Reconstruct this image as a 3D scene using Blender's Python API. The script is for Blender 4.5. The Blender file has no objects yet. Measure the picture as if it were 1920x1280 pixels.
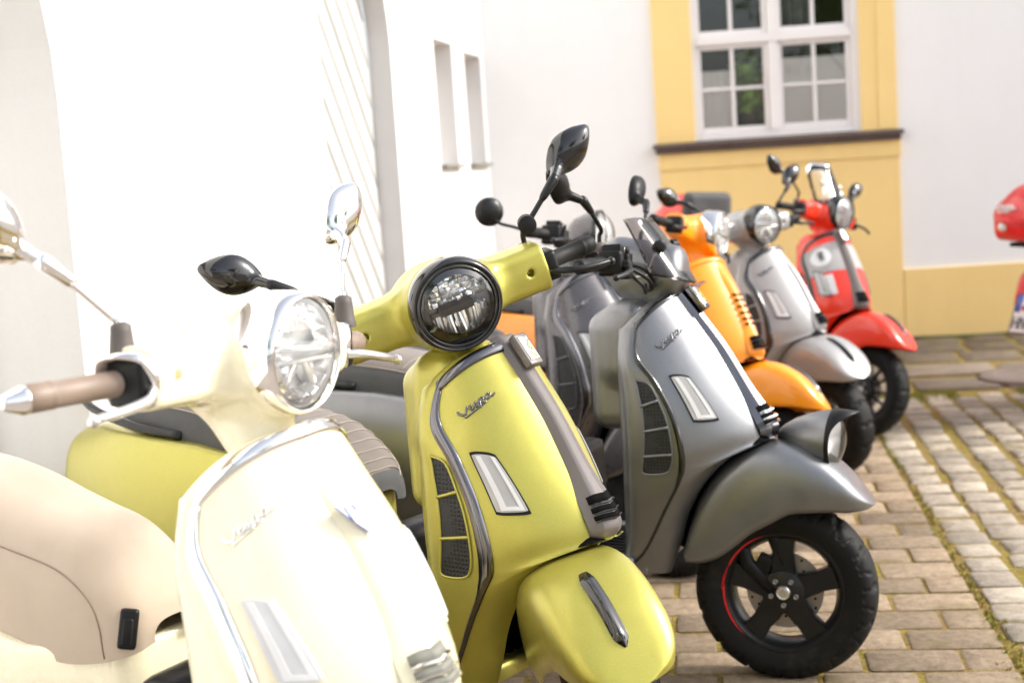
import bpy, bmesh, math, random
import numpy as np
from mathutils import Matrix, Vector
R = math.radians
random.seed(7); RNG = np.random.default_rng(7)
S = bpy.context.scene
COL = S.collection
# ------------------------------------------------------------------ camera
def make_camera():
    pitch, roll, H = R(6.93), R(3.7), 1.43
    fw = Vector((0, math.cos(pitch), -math.sin(pitch))); r0 = Vector((1, 0, 0)); u0 = r0.cross(fw)
    right = r0*math.cos(roll) - u0*math.sin(roll); up = r0*math.sin(roll) + u0*math.cos(roll)
    cd = bpy.data.cameras.new('camera'); c = bpy.data.objects.new('camera', cd); COL.objects.link(c)
    m = Matrix((right, up, -fw)).transposed().to_4x4(); m.translation = (0, 0, H)
    c.matrix_world = m
    cd.sensor_width = 36; cd.lens = 36*2667/1920; cd.clip_start = .05; cd.clip_end = 500
    cd.dof.use_dof = True; cd.dof.focus_distance = 3.0; cd.dof.aperture_fstop = 3.2
    S.camera = c
make_camera()
# ------------------------------------------------------------------ sky + sun + exposure
SUN_EL, SUN_AZ = 37, 92          # azimuth from +Y towards +X
def make_light():
    w = bpy.data.worlds.new('World'); S.world = w; w.use_nodes = True
    nt = w.node_tree; nt.nodes.clear()
    sky = nt.nodes.new('ShaderNodeTexSky'); sky.sky_type = 'NISHITA'; sky.sun_disc = False
    sky.sun_elevation = R(SUN_EL); sky.sun_rotation = R(SUN_AZ); sky.dust_density = 3.0; sky.ozone_density = 1.6
    hs = nt.nodes.new('ShaderNodeHueSaturation'); hs.inputs['Saturation'].default_value = .40
    bg = nt.nodes.new('ShaderNodeBackground'); bg.inputs['Strength'].default_value = .15
    out = nt.nodes.new('ShaderNodeOutputWorld')
    nt.links.new(sky.outputs[0], hs.inputs['Color']); nt.links.new(hs.outputs[0], bg.inputs[0]); nt.links.new(bg.outputs[0], out.inputs[0])
    sd = bpy.data.lights.new('sun', 'SUN'); sd.energy = 1.5; sd.angle = R(10); sd.color = (1, .95, .87)
    so = bpy.data.objects.new('sun', sd); COL.objects.link(so)
    d = Vector((math.sin(R(SUN_AZ))*math.cos(R(SUN_EL)), math.cos(R(SUN_AZ))*math.cos(R(SUN_EL)), math.sin(R(SUN_EL))))
    so.rotation_euler = d.to_track_quat('Z', 'Y').to_euler(); so.location = (6, -4, 9)
    v = S.view_settings; v.view_transform = 'Standard'; v.look = 'None'; v.gamma = 1; v.exposure = 1.31; v.use_curve_mapping = False
make_light()
# ------------------------------------------------------------------ materials
class NT:
    def __init__(s, name):
        s.m = bpy.data.materials.new(name); s.m.use_nodes = True; s.t = s.m.node_tree
        s.p = s.t.nodes['Principled BSDF']; s.out = s.t.nodes['Material Output']
    def n(s, typ, **kw):
        x = s.t.nodes.new('ShaderNode'+typ)
        for k, v in kw.items():
            if k in x.inputs: x.inputs[k].default_value = v
            else: setattr(x, k, v)
        return x
    def l(s, a, b): s.t.links.new(a, b)
    def tex(s, space='Object'):
        return s.n('TexCoord').outputs[space]
    def noise(s, scale, detail=4, rough=.55, vec=None, space='Object'):
        x = s.n('TexNoise'); x.inputs['Scale'].default_value = scale; x.inputs['Detail'].default_value = detail; x.inputs['Roughness'].default_value = rough
        s.l(vec or s.tex(space), x.inputs['Vector']); return x
    def ramp(s, fac, stops):
        x = s.n('ValToRGB'); e = x.color_ramp.elements
        while len(e) < len(stops): e.new(.5)
        for el, (p, c) in zip(e, stops): el.position = p; el.color = (*c, 1) if len(c) == 3 else c
        s.l(fac, x.inputs['Fac']); return x.outputs['Color']
    def bump(s, h, strength, dist, normal=None):
        b = s.n('Bump'); b.inputs['Strength'].default_value = strength; b.inputs['Distance'].default_value = dist
        s.l(h, b.inputs['Height'])
        if normal: s.l(normal, b.inputs['Normal'])
        return b.outputs['Normal']
    def set(s, **kw):
        for k, v in kw.items(): s.p.inputs[k.replace('_', ' ')].default_value = v
        return s
def mixc(a, b, t): return tuple(x*(1-t)+y*t for x, y in zip(a, b))
def paint(name, c, metallic=0., rough=.3, coat=1., coat_rough=.04, dust=.06, orange=.0, flake=0):
    n = NT(name); n.set(Metallic=metallic, Roughness=rough, Coat_Weight=coat, Coat_Roughness=coat_rough)
    f = n.noise(3.5, 6, .65)
    col = n.ramp(f.outputs['Fac'], [(.35, c), (.75, mixc(c, (.35, .31, .27), dust))])
    if flake:
        v = n.n('TexVoronoi'); v.inputs['Scale'].default_value = 900; n.l(n.tex(), v.inputs['Vector'])
        mx = n.n('MixRGB', blend_type='MULTIPLY'); mx.inputs[0].default_value = flake
        n.l(col, mx.inputs[1]); n.l(n.ramp(v.outputs['Color'], [(0, (.6, .6, .6)), (1, (1.3, 1.3, 1.3))]), mx.inputs[2]); col = mx.outputs[0]
    n.l(col, n.p.inputs['Base Color'])
    g = n.noise(28, 5, .6)
    mr = n.n('MapRange'); mr.inputs[1].default_value = .3; mr.inputs[2].default_value = .8; mr.inputs[3].default_value = rough*.9; mr.inputs[4].default_value = min(1, rough*1.25+.02)
    n.l(g.outputs['Fac'], mr.inputs[0]); n.l(mr.outputs[0], n.p.inputs['Roughness'])
    return n.m
def plastic(name, c, rough=.5, bump=0., scale=400, spec=.5, dirt=.02):
    n = NT(name); n.set(Roughness=rough, Specular_IOR_Level=spec)
    f = n.noise(14, 6, .65); n.l(n.ramp(f.outputs['Fac'], [(.3, mixc(c, (0, 0, 0), .15)), (.75, mixc(c, (.3, .27, .24), dirt))]), n.p.inputs['Base Color'])
    if bump:
        v = n.noise(scale, 2, .5); n.l(n.bump(v.outputs['Fac'], bump, .001), n.p.inputs['Normal'])
    return n.m
def metal(name, c, rough=.06):
    n = NT(name); n.set(Metallic=1., Roughness=rough); n.p.inputs['Base Color'].default_value = (*c, 1)
    f = n.noise(20, 4); mr = n.n('MapRange'); mr.inputs[3].default_value = rough*.6; mr.inputs[4].default_value = rough*1.6
    n.l(f.outputs['Fac'], mr.inputs[0]); n.l(mr.outputs[0], n.p.inputs['Roughness']); return n.m
def clear(name, tint=(1, 1, 1), boost=1.0, ior=1.45):
    n = NT(name); n.t.nodes.remove(n.p)
    tr = n.n('BsdfTransparent'); tr.inputs[0].default_value = (*tint, 1)
    gl = n.n('BsdfGlossy'); gl.inputs['Roughness'].default_value = .015; gl.inputs[0].default_value = (boost, boost, boost, 1)
    fr = n.n('Fresnel'); fr.inputs[0].default_value = ior
    mx = n.n('MixShader'); n.l(fr.outputs[0], mx.inputs[0]); n.l(tr.outputs[0], mx.inputs[1]); n.l(gl.outputs[0], mx.inputs[2]); n.l(mx.outputs[0], n.out.inputs[0]); return n.m
M = {}
M['cream'] = paint('cream_paint', (.83, .765, .55), 0, .25, 1, .03, .015)
M['lime'] = paint('lime_metallic_paint', (.44, .40, .075), .62, .37, .35, .30, .02, flake=.3)
M['slate'] = paint('matte_slate_paint', (.215, .218, .226), .85, .37, .2, .3, .03, flake=.25)
M['gunmetal'] = paint('gunmetal_paint', (.085, .08, .085), .6, .28, .6, .05, .04, flake=.3)
M['orange'] = paint('orange_paint', (.93, .29, .002), 0, .3, .55, .06, .02)
M['grey'] = paint('pale_grey_paint', (.27, .268, .265), 0, .3, 1, .04, .05)
M['red'] = paint('red_paint', (.80, .030, .006), 0, .3, .55, .06, .02)
M['crimson'] = paint('crimson_paint', (.62, .012, .016), 0, .3, .6, .05, .02)
M['chrome'] = metal('chrome', (.88, .86, .84), .05)
M['alu'] = metal('brushed_aluminium', (.72, .70, .68), .28)
M['darkchrome'] = metal('dark_chrome', (.16, .155, .165), .16)
M['steel'] = metal('disc_steel', (.30, .28, .27), .32)
M['gold'] = metal('gold_caliper', (.75, .5, .12), .3)
M['brass'] = metal('brass', (.85, .58, .14), .22)
M['gloss'] = paint('gloss_black', (.004, .004, .0045), 0, .10, .6, .03, .01)
M['black'] = plastic('black_plastic', (.006, .006, .0065), .38, .15, 400, .2)
M['satin'] = plastic('satin_black_metal', (.006, .006, .0065), .32, 0, 400, .35)
M['rubber'] = plastic('rubber', (.009, .0085, .008), .55, .3, 300, .2)
M['boot'] = plastic('grey_rubber', (.085, .07, .062), .6, .2, 500)
M['pit'] = plastic('dark_cavity', (.004, .004, .004), .9, 0, 400, .1, 0)
M['tangrip'] = plastic('tan_rubber', (.235, .172, .128), .5, .2, 500)
M['clear'] = clear('clear_lens')
M['smoke'] = clear('smoked_screen', (.62, .585, .57), 1.0, 1.45)
M['silver'] = paint('silvered_reflector', (.86, .86, .86), .15, .22, .8, .05, .0)
M['facet'] = paint('bright_reflector', (.93, .93, .93), .7, .12, .5, .03, .0)
M['lens'] = plastic('frosted_lens', (.40, .39, .385), .10)
M['led'] = plastic('white_led_strip', (.66, .66, .66), .15)
M['redlens'] = plastic('red_lens', (.55, .02, .02), .12)
M['white'] = plastic('white_plastic', (.78, .78, .77), .35)
M['blue'] = plastic('blue_enamel', (.10, .16, .50), .3)
M['paleblue'] = plastic('pale_blue_enamel', (.35, .55, .75), .3)
M['redtrim'] = plastic('red_stripe', (.75, .01, .015), .4)
M['pink'] = plastic('red_anodised', (.5, .02, .05), .3)
def fabric(name, c, sc=700):
    n = NT(name); n.set(Roughness=.72, Sheen_Weight=.15)
    f = n.noise(9, 6, .6); n.l(n.ramp(f.outputs['Fac'], [(.3, mixc(c, (0, 0, 0), .08)), (.7, mixc(c, (.5, .45, .4), .06))]), n.p.inputs['Base Color'])
    v = n.n('TexVoronoi'); v.inputs['Scale'].default_value = sc; n.l(n.tex(), v.inputs['Vector'])
    w_ = n.noise(7, 3, .5); n.l(n.bump(w_.outputs['Fac'], .05, .004, n.bump(v.outputs['Distance'], .35, .001)), n.p.inputs['Normal']); return n.m
M['tanseat'] = fabric('tan_seat_vinyl', (.46, .37, .28))
M['greyseat'] = fabric('grey_seat_vinyl', (.135, .11, .095))
M['darkseat'] = fabric('charcoal_seat_vinyl', (.035, .036, .038))
M['tanseam'] = plastic('tan_seam', (.27, .19, .145), .7)
M['stitch'] = plastic('beige_thread', (.42, .36, .30), .7)
def strip_mat():
    n = NT('ribbed_grey_strip'); n.set(Metallic=.35, Roughness=.42)
    w = n.n('TexWave'); w.inputs['Scale'].default_value = 170; w.inputs['Distortion'].default_value = .4; w.bands_direction = 'Z'; n.l(n.tex(), w.inputs['Vector'])
    n.l(n.ramp(w.outputs['Color'], [(0, (.10, .085, .08)), (1, (.20, .18, .17))]), n.p.inputs['Base Color'])
    n.l(n.bump(w.outputs['Fac'], .3, .0006), n.p.inputs['Normal']); return n.m
M['strip'] = strip_mat()
def mesh_mat():
    n = NT('honeycomb_grille'); n.set(Roughness=.5)
    v = n.n('TexVoronoi'); v.feature = 'DISTANCE_TO_EDGE'; v.inputs['Scale'].default_value = 105; v.inputs['Randomness'].default_value = .12; n.l(n.tex(), v.inputs['Vector'])
    n.l(n.ramp(v.outputs['Distance'], [(.08, (.020, .021, .024)), (.16, (.003, .003, .003))]), n.p.inputs['Base Color'])
    n.l(n.bump(v.outputs['Distance'], 1., .003), n.p.inputs['Normal']); return n.m
M['mesh'] = mesh_mat()
def tyre_mat():
    n = NT('tyre_rubber'); n.set(Roughness=.62, Specular_IOR_Level=.2)
    f = n.noise(11, 7, .7); n.l(n.ramp(f.outputs['Fac'], [(.3, (.005, .005, .005)), (.55, (.008, .0075, .007)), (.8, (.030, .026, .021))]), n.p.inputs['Base Color'])
    g = n.noise(260, 3); n.l(n.bump(g.outputs['Fac'], .2, .001), n.p.inputs['Normal']); return n.m
M['tyre'] = tyre_mat()
def plaster(name, c, var=.04, rough=.9):
    n = NT(name); n.set(Roughness=rough, Specular_IOR_Level=.2)
    f = n.noise(1.6, 8, .7); g = n.noise(70, 5, .6)
    mx = n.n('MixRGB'); mx.inputs[0].default_value = .35; n.l(f.outputs['Fac'], mx.inputs[1]); n.l(g.outputs['Fac'], mx.inputs[2])
    col = n.ramp(mx.outputs[0], [(.3, mixc(c, (.25, .22, .18), var*1.6)), (.55, c), (.75, mixc(c, (1, 1, 1), var))])
    mp = n.n('Mapping'); mp.inputs['Scale'].default_value = (5, 5, .55); n.l(n.tex(), mp.inputs[0]); st = n.noise(1.3, 6, .65, mp.outputs[0])
    m3 = n.n('MixRGB', blend_type='MULTIPLY'); m3.inputs[0].default_value = 1; n.l(col, m3.inputs[1]); n.l(n.ramp(st.outputs['Fac'], [(.50, (1, 1, 1)), (.75, mixc((1, 1, 1), (.62, .56, .48), min(1, var*1.8)))]), m3.inputs[2]); n.l(m3.outputs[0], n.p.inputs['Base Color'])
    b1 = n.bump(g.outputs['Fac'], .25, .0025); n.l(n.bump(f.outputs['Fac'], .2, .015, b1), n.p.inputs['Normal']); return n.m
M['wallwhite'] = plaster('white_plaster', (.80, .795, .79), .03)
M['wallyellow'] = plaster('yellow_plaster', (.84, .62, .262), .05)
M['doorpaint'] = plaster('white_door_paint', (.50, .495, .48), .05, .55)
M['framewhite'] = plaster('white_window_paint', (.78, .755, .74), .04, .5)
M['reveal'] = plaster('shaded_reveal_plaster', (.66, .645, .63), .04)  # the white wall plaster, with the shade of the reveals put into its colour
M['sillstone'] = plaster('dark_stone_sill', (.115, .085, .075), .2, .8)
M['zinc_and_shade'] = plaster('zinc_sill_and_gap_shade', (.20, .20, .17), .2, .5)
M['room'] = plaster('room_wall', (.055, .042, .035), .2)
M['curtain'] = plaster('net_curtain', (.84, .78, .76), .04)
M['drape'] = plaster('striped_curtain', (.16, .15, .15), .2)
M['pane'] = clear('window_glass', (.93, .95, .94), 1.0, 1.5)
M['leaf'] = plastic('green_leaf', (.12, .24, .03), .5); M['leaf3'] = plastic('bright_leaf', (.30, .48, .08), .45)
M['leaf2'] = plastic('yellow_leaf', (.30, .28, .03), .5)
M['hose'] = plastic('dark_hose', (.02, .035, .03), .5)
def stone(name, a, b, c, sc=18, rough=.85, bump=.6):
    n = NT(name); n.set(Roughness=rough, Specular_IOR_Level=.25)
    oi = n.n('ObjectInfo'); mp = n.n('Mapping'); n.l(n.tex(), mp.inputs[0])
    cm = n.n('CombineXYZ')
    mu = n.n('Math', operation='MULTIPLY'); mu.inputs[1].default_value = 37.; n.l(oi.outputs['Random'], mu.inputs[0]); n.l(mu.outputs[0], cm.inputs[0]); n.l(mu.outputs[0], cm.inputs[1]); n.l(cm.outputs[0], mp.inputs['Location'])
    f = n.noise(sc, 8, .72, mp.outputs[0]); g = n.noise(sc*9, 4, .7, mp.outputs[0]); k = n.noise(4, 3, .5, mp.outputs[0])
    mx = n.n('MixRGB'); mx.inputs[0].default_value = .45; n.l(f.outputs['Fac'], mx.inputs[1]); n.l(g.outputs['Fac'], mx.inputs[2])
    col = n.ramp(mx.outputs[0], [(.32, a), (.52, b), (.72, c)])
    vv = n.n('HueSaturation'); mr = n.n('MapRange'); mr.inputs[3].default_value = .70; mr.inputs[4].default_value = 1.22; n.l(oi.outputs['Random'], mr.inputs[0]); n.l(mr.outputs[0], vv.inputs['Value']); n.l(col, vv.inputs['Color'])
    m2 = n.n('MixRGB'); n.l(n.ramp(k.outputs['Fac'], [(.58, (0, 0, 0)), (.72, (.55, .55, .55))]), m2.inputs[0]); n.l(vv.outputs[0], m2.inputs[1]); m2.inputs[2].default_value = (.20, .15, .055, 1)
    n.l(m2.outputs[0], n.p.inputs['Base Color'])
    b1 = n.bump(g.outputs['Fac'], min(1, bump*1.4), .006); n.l(n.bump(f.outputs['Fac'], bump, .012, b1), n.p.inputs['Normal']); return n.m
M['paver'] = stone('brown_grey_paver', (.14, .10, .062), (.33, .248, .168), (.52, .41, .295), 34)
M['sett'] = stone('pale_granite_sett', (.22, .175, .125), (.42, .36, .285), (.60, .53, .435), 28)
M['slab'] = stone('dark_slab', (.075, .058, .04), (.14, .11, .078), (.22, .175, .13), 12)
M['kerbstone'] = stone('pale_slab', (.10, .08, .058), (.20, .16, .122), (.30, .245, .195), 12)
def soil():
    n = NT('mossy_joint_soil'); n.set(Roughness=.95, Specular_IOR_Level=.1)
    f = n.noise(7, 8, .7); g = n.noise(60, 5, .7); k = n.noise(2.3, 4, .6)
    c1 = n.ramp(g.outputs['Fac'], [(.3, (.13, .085, .03)), (.55, (.27, .185, .07)), (.75, (.40, .30, .14))])
    c2 = n.ramp(g.outputs['Fac'], [(.3, (.12, .095, .022)), (.6, (.29, .225, .05)), (.8, (.42, .33, .10))])
    mx = n.n('MixRGB'); n.l(n.ramp(f.outputs['Fac'], [(.42, (0, 0, 0)), (.6, (1, 1, 1))]), mx.inputs[0]); n.l(c1, mx.inputs[1]); n.l(c2, mx.inputs[2])
    n.l(mx.outputs[0], n.p.inputs['Base Color']); n.l(n.bump(g.outputs['Fac'], 1, .012), n.p.inputs['Normal']); return n.m
M['soil'] = soil()
M['court'] = plaster('courtyard_paving', (.27, .24, .215), .2)
M['moss'] = plastic('moss_green', (.24, .24, .03), .9)
M['moss2'] = plastic('moss_ochre', (.30, .21, .05), .9)
M['iron'] = plaster('rusty_iron_cover', (.17, .13, .115), .3, .75)
# ------------------------------------------------------------------ mesh helpers
def tag(o, label=None, cat=None, group=None, kind=None):
    if label: o['label'] = label
    if cat: o['category'] = cat
    if group: o['group'] = group
    if kind: o['kind'] = kind
    return o
def mk(name, V, F, smooth=True, recalc=True):
    me = bpy.data.meshes.new(name); me.from_pydata([tuple(map(float, v)) for v in V], [], [tuple(map(int, f)) for f in F])
    if recalc:
        bm = bmesh.new(); bm.from_mesh(me); bmesh.ops.recalc_face_normals(bm, faces=bm.faces); bm.to_mesh(me); bm.free()
    if smooth: me.polygons.foreach_set('use_smooth', [True]*len(me.polygons))
    me.update(); return me
def ob(name, me, mat, parent=None, mat4=None):
    o = bpy.data.objects.new(name, me); COL.objects.link(o)
    if not me.materials: me.materials.append(None)
    o.material_slots[0].link = 'OBJECT'; o.material_slots[0].material = M[mat] if isinstance(mat, str) else mat
    if parent: o.parent = parent
    if mat4 is not None: o.matrix_basis = mat4
    return o
def empty(name, loc=(0, 0, 0), parent=None):
    o = bpy.data.objects.new(name, None); COL.objects.link(o); o.location = loc; o.empty_display_size = .1
    if parent: o.parent = parent
    return o
class MB:
    """accumulates verts/faces"""
    def __init__(s): s.V = []; s.F = []
    def add(s, V, F):
        b = len(s.V); s.V += [tuple(v) for v in V]; s.F += [tuple(i+b for i in f) for f in F]; return s
    def grid(s, G, closeu=False, closev=False, flip=False):
        G = np.asarray(G, float); n, m = G.shape[:2]; F = []
        for i in range(n if closeu else n-1):
            for j in range(m if closev else m-1):
                a, b, c, d = i*m+j, ((i+1) % n)*m+j, ((i+1) % n)*m+(j+1) % m, i*m+(j+1) % m
                F.append((a, b, c, d) if not flip else (d, c, b, a))
        return s.add(G.reshape(-1, 3), F)
    def box(s, c, h, rot=None, bev=0):
        c = np.array(c, float); h = np.array(h, float)
        if bev <= 0:
            V = np.array([(x, y, z) for x in (-1, 1) for y in (-1, 1) for z in (-1, 1)])*h
            F = [(0, 1, 3, 2), (4, 6, 7, 5), (0, 4, 5, 1), (2, 3, 7, 6), (0, 2, 6, 4), (1, 5, 7, 3)]
        else:
            bm = bmesh.new(); bmesh.ops.create_cube(bm, size=2, matrix=Matrix.Diagonal((*h, 1)))
            bmesh.ops.bevel(bm, geom=bm.edges[:], offset=bev, segments=2, affect='EDGES', profile=.6)
            bm.verts.index_update(); V = np.array([v.co[:] for v in bm.verts]); F = [[v.index for v in f.verts] for f in bm.faces]; bm.free()
        if rot is not None: V = V @ np.array(rot.to_3x3() if hasattr(rot, 'to_3x3') else rot).T
        return s.add(V+c, F)
    def tube(s, path, rad, seg=10, cap=True, flat=None):
        P = np.asarray(path, float); n = len(P); rad = np.broadcast_to(np.asarray(rad, float), (n,))
        T = np.gradient(P, axis=0); T /= np.linalg.norm(T, axis=1)[:, None]+1e-12
        ref = np.array([0, 0, 1.]) if abs(T[0][2]) < .9 else np.array([1., 0, 0])
        u = np.cross(T[0], ref); u /= np.linalg.norm(u); G = []
        for i in range(n):
            u = u-T[i]*(u@T[i]); u /= np.linalg.norm(u); v = np.cross(T[i], u)
            a = np.linspace(0, 2*np.pi, seg, endpoint=False)
            fl = flat if flat else 1.
            G.append(P[i]+rad[i]*(np.cos(a)[:, None]*u+fl*np.sin(a)[:, None]*v))
        b = len(s.V); s.grid(G, closev=True)
        if cap:
            s.F.append(tuple(b+k for k in range(seg))[::-1]); s.F.append(tuple(b+(n-1)*seg+k for k in range(seg)))
        return s
    def lathe(s, prof, seg=32, M4=None, cap=False, arc=(0, 2*np.pi)):
        """prof: (axial, radius); axis = +X"""
        full = abs(arc[1]-arc[0]-2*np.pi) < 1e-6
        a = np.linspace(arc[0], arc[1], seg, endpoint=not full)
        G = np.array([[(x, r*np.cos(t), r*np.sin(t)) for t in a] for x, r in prof])
        if M4 is not None:
            mm = np.array(M4); G = G @ mm[:3, :3].T+mm[:3, 3]
        return s.grid(G, closev=full)
    def prism(s, poly, z0, z1, f=None, bev=0):
        """poly in (a,b); f maps (a,b,c)->xyz"""
        n = len(poly); f = f or (lambda a, b, c: (a, b, c))
        if bev:
            c = np.mean(poly, 0); P = np.array(poly)
            sc = 1-bev/np.maximum(np.linalg.norm(P-c, axis=1), 1e-6)[:, None]
            Q = c+(P-c)*sc; zz = z1-math.copysign(bev, z1-z0)
            V = [f(*p, z0) for p in P]+[f(*p, zz) for p in P]+[f(*p, z1) for p in Q]
            F = [tuple(range(n))[::-1], tuple(range(2*n, 3*n))]
            for k in (0, 1): F += [(k*n+i, k*n+(i+1) % n, (k+1)*n+(i+1) % n, (k+1)*n+i) for i in range(n)]
        else:
            V = [f(*p, z0) for p in poly]+[f(*p, z1) for p in poly]
            F = [tuple(range(n))[::-1], tuple(range(n, 2*n))]+[(i, (i+1) % n, n+(i+1) % n, n+i) for i in range(n)]
        return s.add(V, F)
    def mirror(s):
        b = len(s.V); s.V += [(x, -y, z) for x, y, z in s.V]; s.F += [tuple(i+b for i in f)[::-1] for f in s.F]; return s
    def me(s, name, smooth=True, sharp=None):
        m = mk(name, s.V, s.F, smooth)
        if sharp:
            try: m.set_sharp_from_angle(angle=R(sharp))
            except Exception: pass
        return m
def cr(P, n):
    """Catmull-Rom through points, n samples per span"""
    P = np.asarray(P, float); k = len(P); out = []
    Q = np.vstack([2*P[0]-P[1], P, 2*P[-1]-P[-2]])
    for i in range(k-1):
        p0, p1, p2, p3 = Q[i:i+4]
        for t in np.linspace(0, 1, n, endpoint=False):
            out.append(.5*((2*p1)+(-p0+p2)*t+(2*p0-5*p1+4*p2-p3)*t*t+(-p0+3*p1-3*p2+p3)*t**3))
    out.append(P[-1]); return np.array(out)
def cri(P, t):
    P = np.asarray(P, float); t = min(max(t, 0), len(P)-1-1e-9); i = int(t); f = t-i
    g = lambda j: P[j] if 0 <= j < len(P) else (2*P[0]-P[1] if j < 0 else 2*P[-1]-P[-2])
    p0, p1, p2, p3 = g(i-1), g(i), g(i+1), g(i+2)
    return .5*((2*p1)+(-p0+p2)*f+(2*p0-5*p1+4*p2-p3)*f*f+(-p0+3*p1-3*p2+p3)*f**3)
# ---- signed distance shapes + surface nets
def smin(a, b, k):
    h = np.clip(.5+.5*(b-a)/k, 0, 1); return b*(1-h)+a*h-k*h*(1-h)
def smax(a, b, k): return -smin(-a, -b, k)
def ell(p, c, r):
    q = (p-np.array(c))/np.array(r); k0 = np.linalg.norm(q, axis=-1); k1 = np.linalg.norm(q/np.array(r), axis=-1)
    return k0*(k0-1)/np.maximum(k1, 1e-9)
def rbox(p, c, h, r, rot=None):
    q = p-np.array(c)
    if rot is not None: q = q @ np.array(rot)
    q = np.abs(q)-(np.array(h)-r)
    return np.linalg.norm(np.maximum(q, 0), axis=-1)+np.minimum(q.max(-1), 0)-r
def rcone(p, a, b, r1, r2):
    a = np.array(a, float); b = np.array(b, float); ba = b-a
    t = np.clip(((p-a)@ba)/(ba@ba), 0, 1)
    return np.linalg.norm(p-a-t[..., None]*ba, axis=-1)-(r1+(r2-r1)*t)
def surfnet(f, lo, hi, h, it=3):
    lo = np.array(lo, float); n = np.ceil((np.array(hi)-lo)/h).astype(int)+1
    ax = [lo[i]+h*np.arange(n[i]) for i in range(3)]
    P = np.stack(np.meshgrid(*ax, indexing='ij'), -1)
    D = np.concatenate([f(P[i:i+16]) for i in range(0, n[0], 16)]); I = D < 0
    c = np.zeros(n-1, int)
    for dx in (0, 1):
        for dy in (0, 1):
            for dz in (0, 1): c += I[dx:n[0]-1+dx, dy:n[1]-1+dy, dz:n[2]-1+dz]
    act = (c > 0) & (c < 8); idx = -np.ones(n-1, int); idx[act] = np.arange(act.sum())
    V = lo+h*(np.argwhere(act)+.5)
    F = []
    for a in range(3):
        b, d = (a+1) % 3, (a+2) % 3
        s0 = [slice(1, n[i]-1) for i in range(3)]; s0[a] = slice(0, n[a]-1); s1 = list(s0); s1[a] = slice(1, n[a])
        A, B = I[tuple(s0)], I[tuple(s1)]; e = np.argwhere(A != B)
        if not len(e): continue
        off = np.ones(3, int); off[a] = 0; g = e+off
        ub = np.zeros(3, int); ub[b] = 1; ud = np.zeros(3, int); ud[d] = 1
        q = np.stack([idx[tuple((g-ub-ud).T)], idx[tuple((g-ud).T)], idx[tuple(g.T)], idx[tuple((g-ub).T)]], 1)
        fl = ~A[tuple(e.T)]; q[fl] = q[fl][:, ::-1]; F.append(q)
    F = np.concatenate(F); F = F[(F >= 0).all(1)]
    for k in range(it):
        e = h*.25; d = f(V); G = np.stack([(f(V+np.eye(3)[i]*e)-f(V-np.eye(3)[i]*e))/(2*e) for i in range(3)], 1)
        V = V-np.clip(d, -h, h)[:, None]*G/np.maximum((G*G).sum(1), .2)[:, None]
        if k < it-1:   # relax
            E = np.concatenate([F[:, [0, 1]], F[:, [1, 2]], F[:, [2, 3]], F[:, [3, 0]]]); E = np.concatenate([E, E[:, ::-1]])
            sm = np.zeros_like(V); cn = np.zeros(len(V)); np.add.at(sm, E[:, 0], V[E[:, 1]]); np.add.at(cn, E[:, 0], 1)
            V = V*.4+.6*sm/np.maximum(cn, 1)[:, None]
    return V, F
def sdf_mesh(name, f, lo, hi, h, it=4):
    V, F = surfnet(f, lo, hi, h, it)
    return mk(name, V, F, True, False)
# ------------------------------------------------------------------ scooter shapes (x forward, y left, z up, origin under the front axle)
#SHIELD-BEGIN
SI = [(-.262, 0, 1.056), (-.213, 0, .985), (-.150, 0, .893), (-.088, 0, .785), (-.030, 0, .69), (-.012, 0, .648), (-.028, .055, .643), (-.10, .088, .615), (-.18, .10, .54), (-.235, .10, .45), (-.265, .10, .36), (-.30, .10, .27)]
SC = [(-.285, .115, 1.056), (-.235, .128, .985), (-.180, .128, .90), (-.125, .125, .80), (-.075, .118, .70), (-.060, .105, .645), (-.085, .12, .625), (-.14, .148, .595), (-.20, .152, .52), (-.25, .152, .43), (-.285, .15, .35), (-.32, .15, .27)]
SO = [(-.350, .150, .975), (-.345, .179, .895), (-.290, .190, .825), (-.243, .195, .735), (-.224, .195, .645), (-.226, .193, .59), (-.233, .192, .563), (-.245, .19, .53), (-.282, .184, .465), (-.32, .176, .395), (-.36, .17, .335), (-.42, .165, .285)]
SB = [(-.383, .152, .970), (-.372, .187, .885), (-.358, .197, .81), (-.350, .203, .73), (-.352, .203, .645), (-.355, .20, .59), (-.356, .199, .563), (-.358, .197, .53), (-.362, .19, .465), (-.372, .182, .395), (-.395, .175, .335), (-.440, .168, .285)]
def shield(t, u):
    i, c, o = cri(SI, t), cri(SC, t), cri(SO, t)
    return (1-u)**2*i+2*u*(1-u)*c+u*u*o
def band(t, v):
    o, b = cri(SO, t), cri(SB, t); m = (o+b)/2+np.array([0, .004, 0]); return (1-v)**2*o+2*v*(1-v)*m+v*v*b
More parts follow.
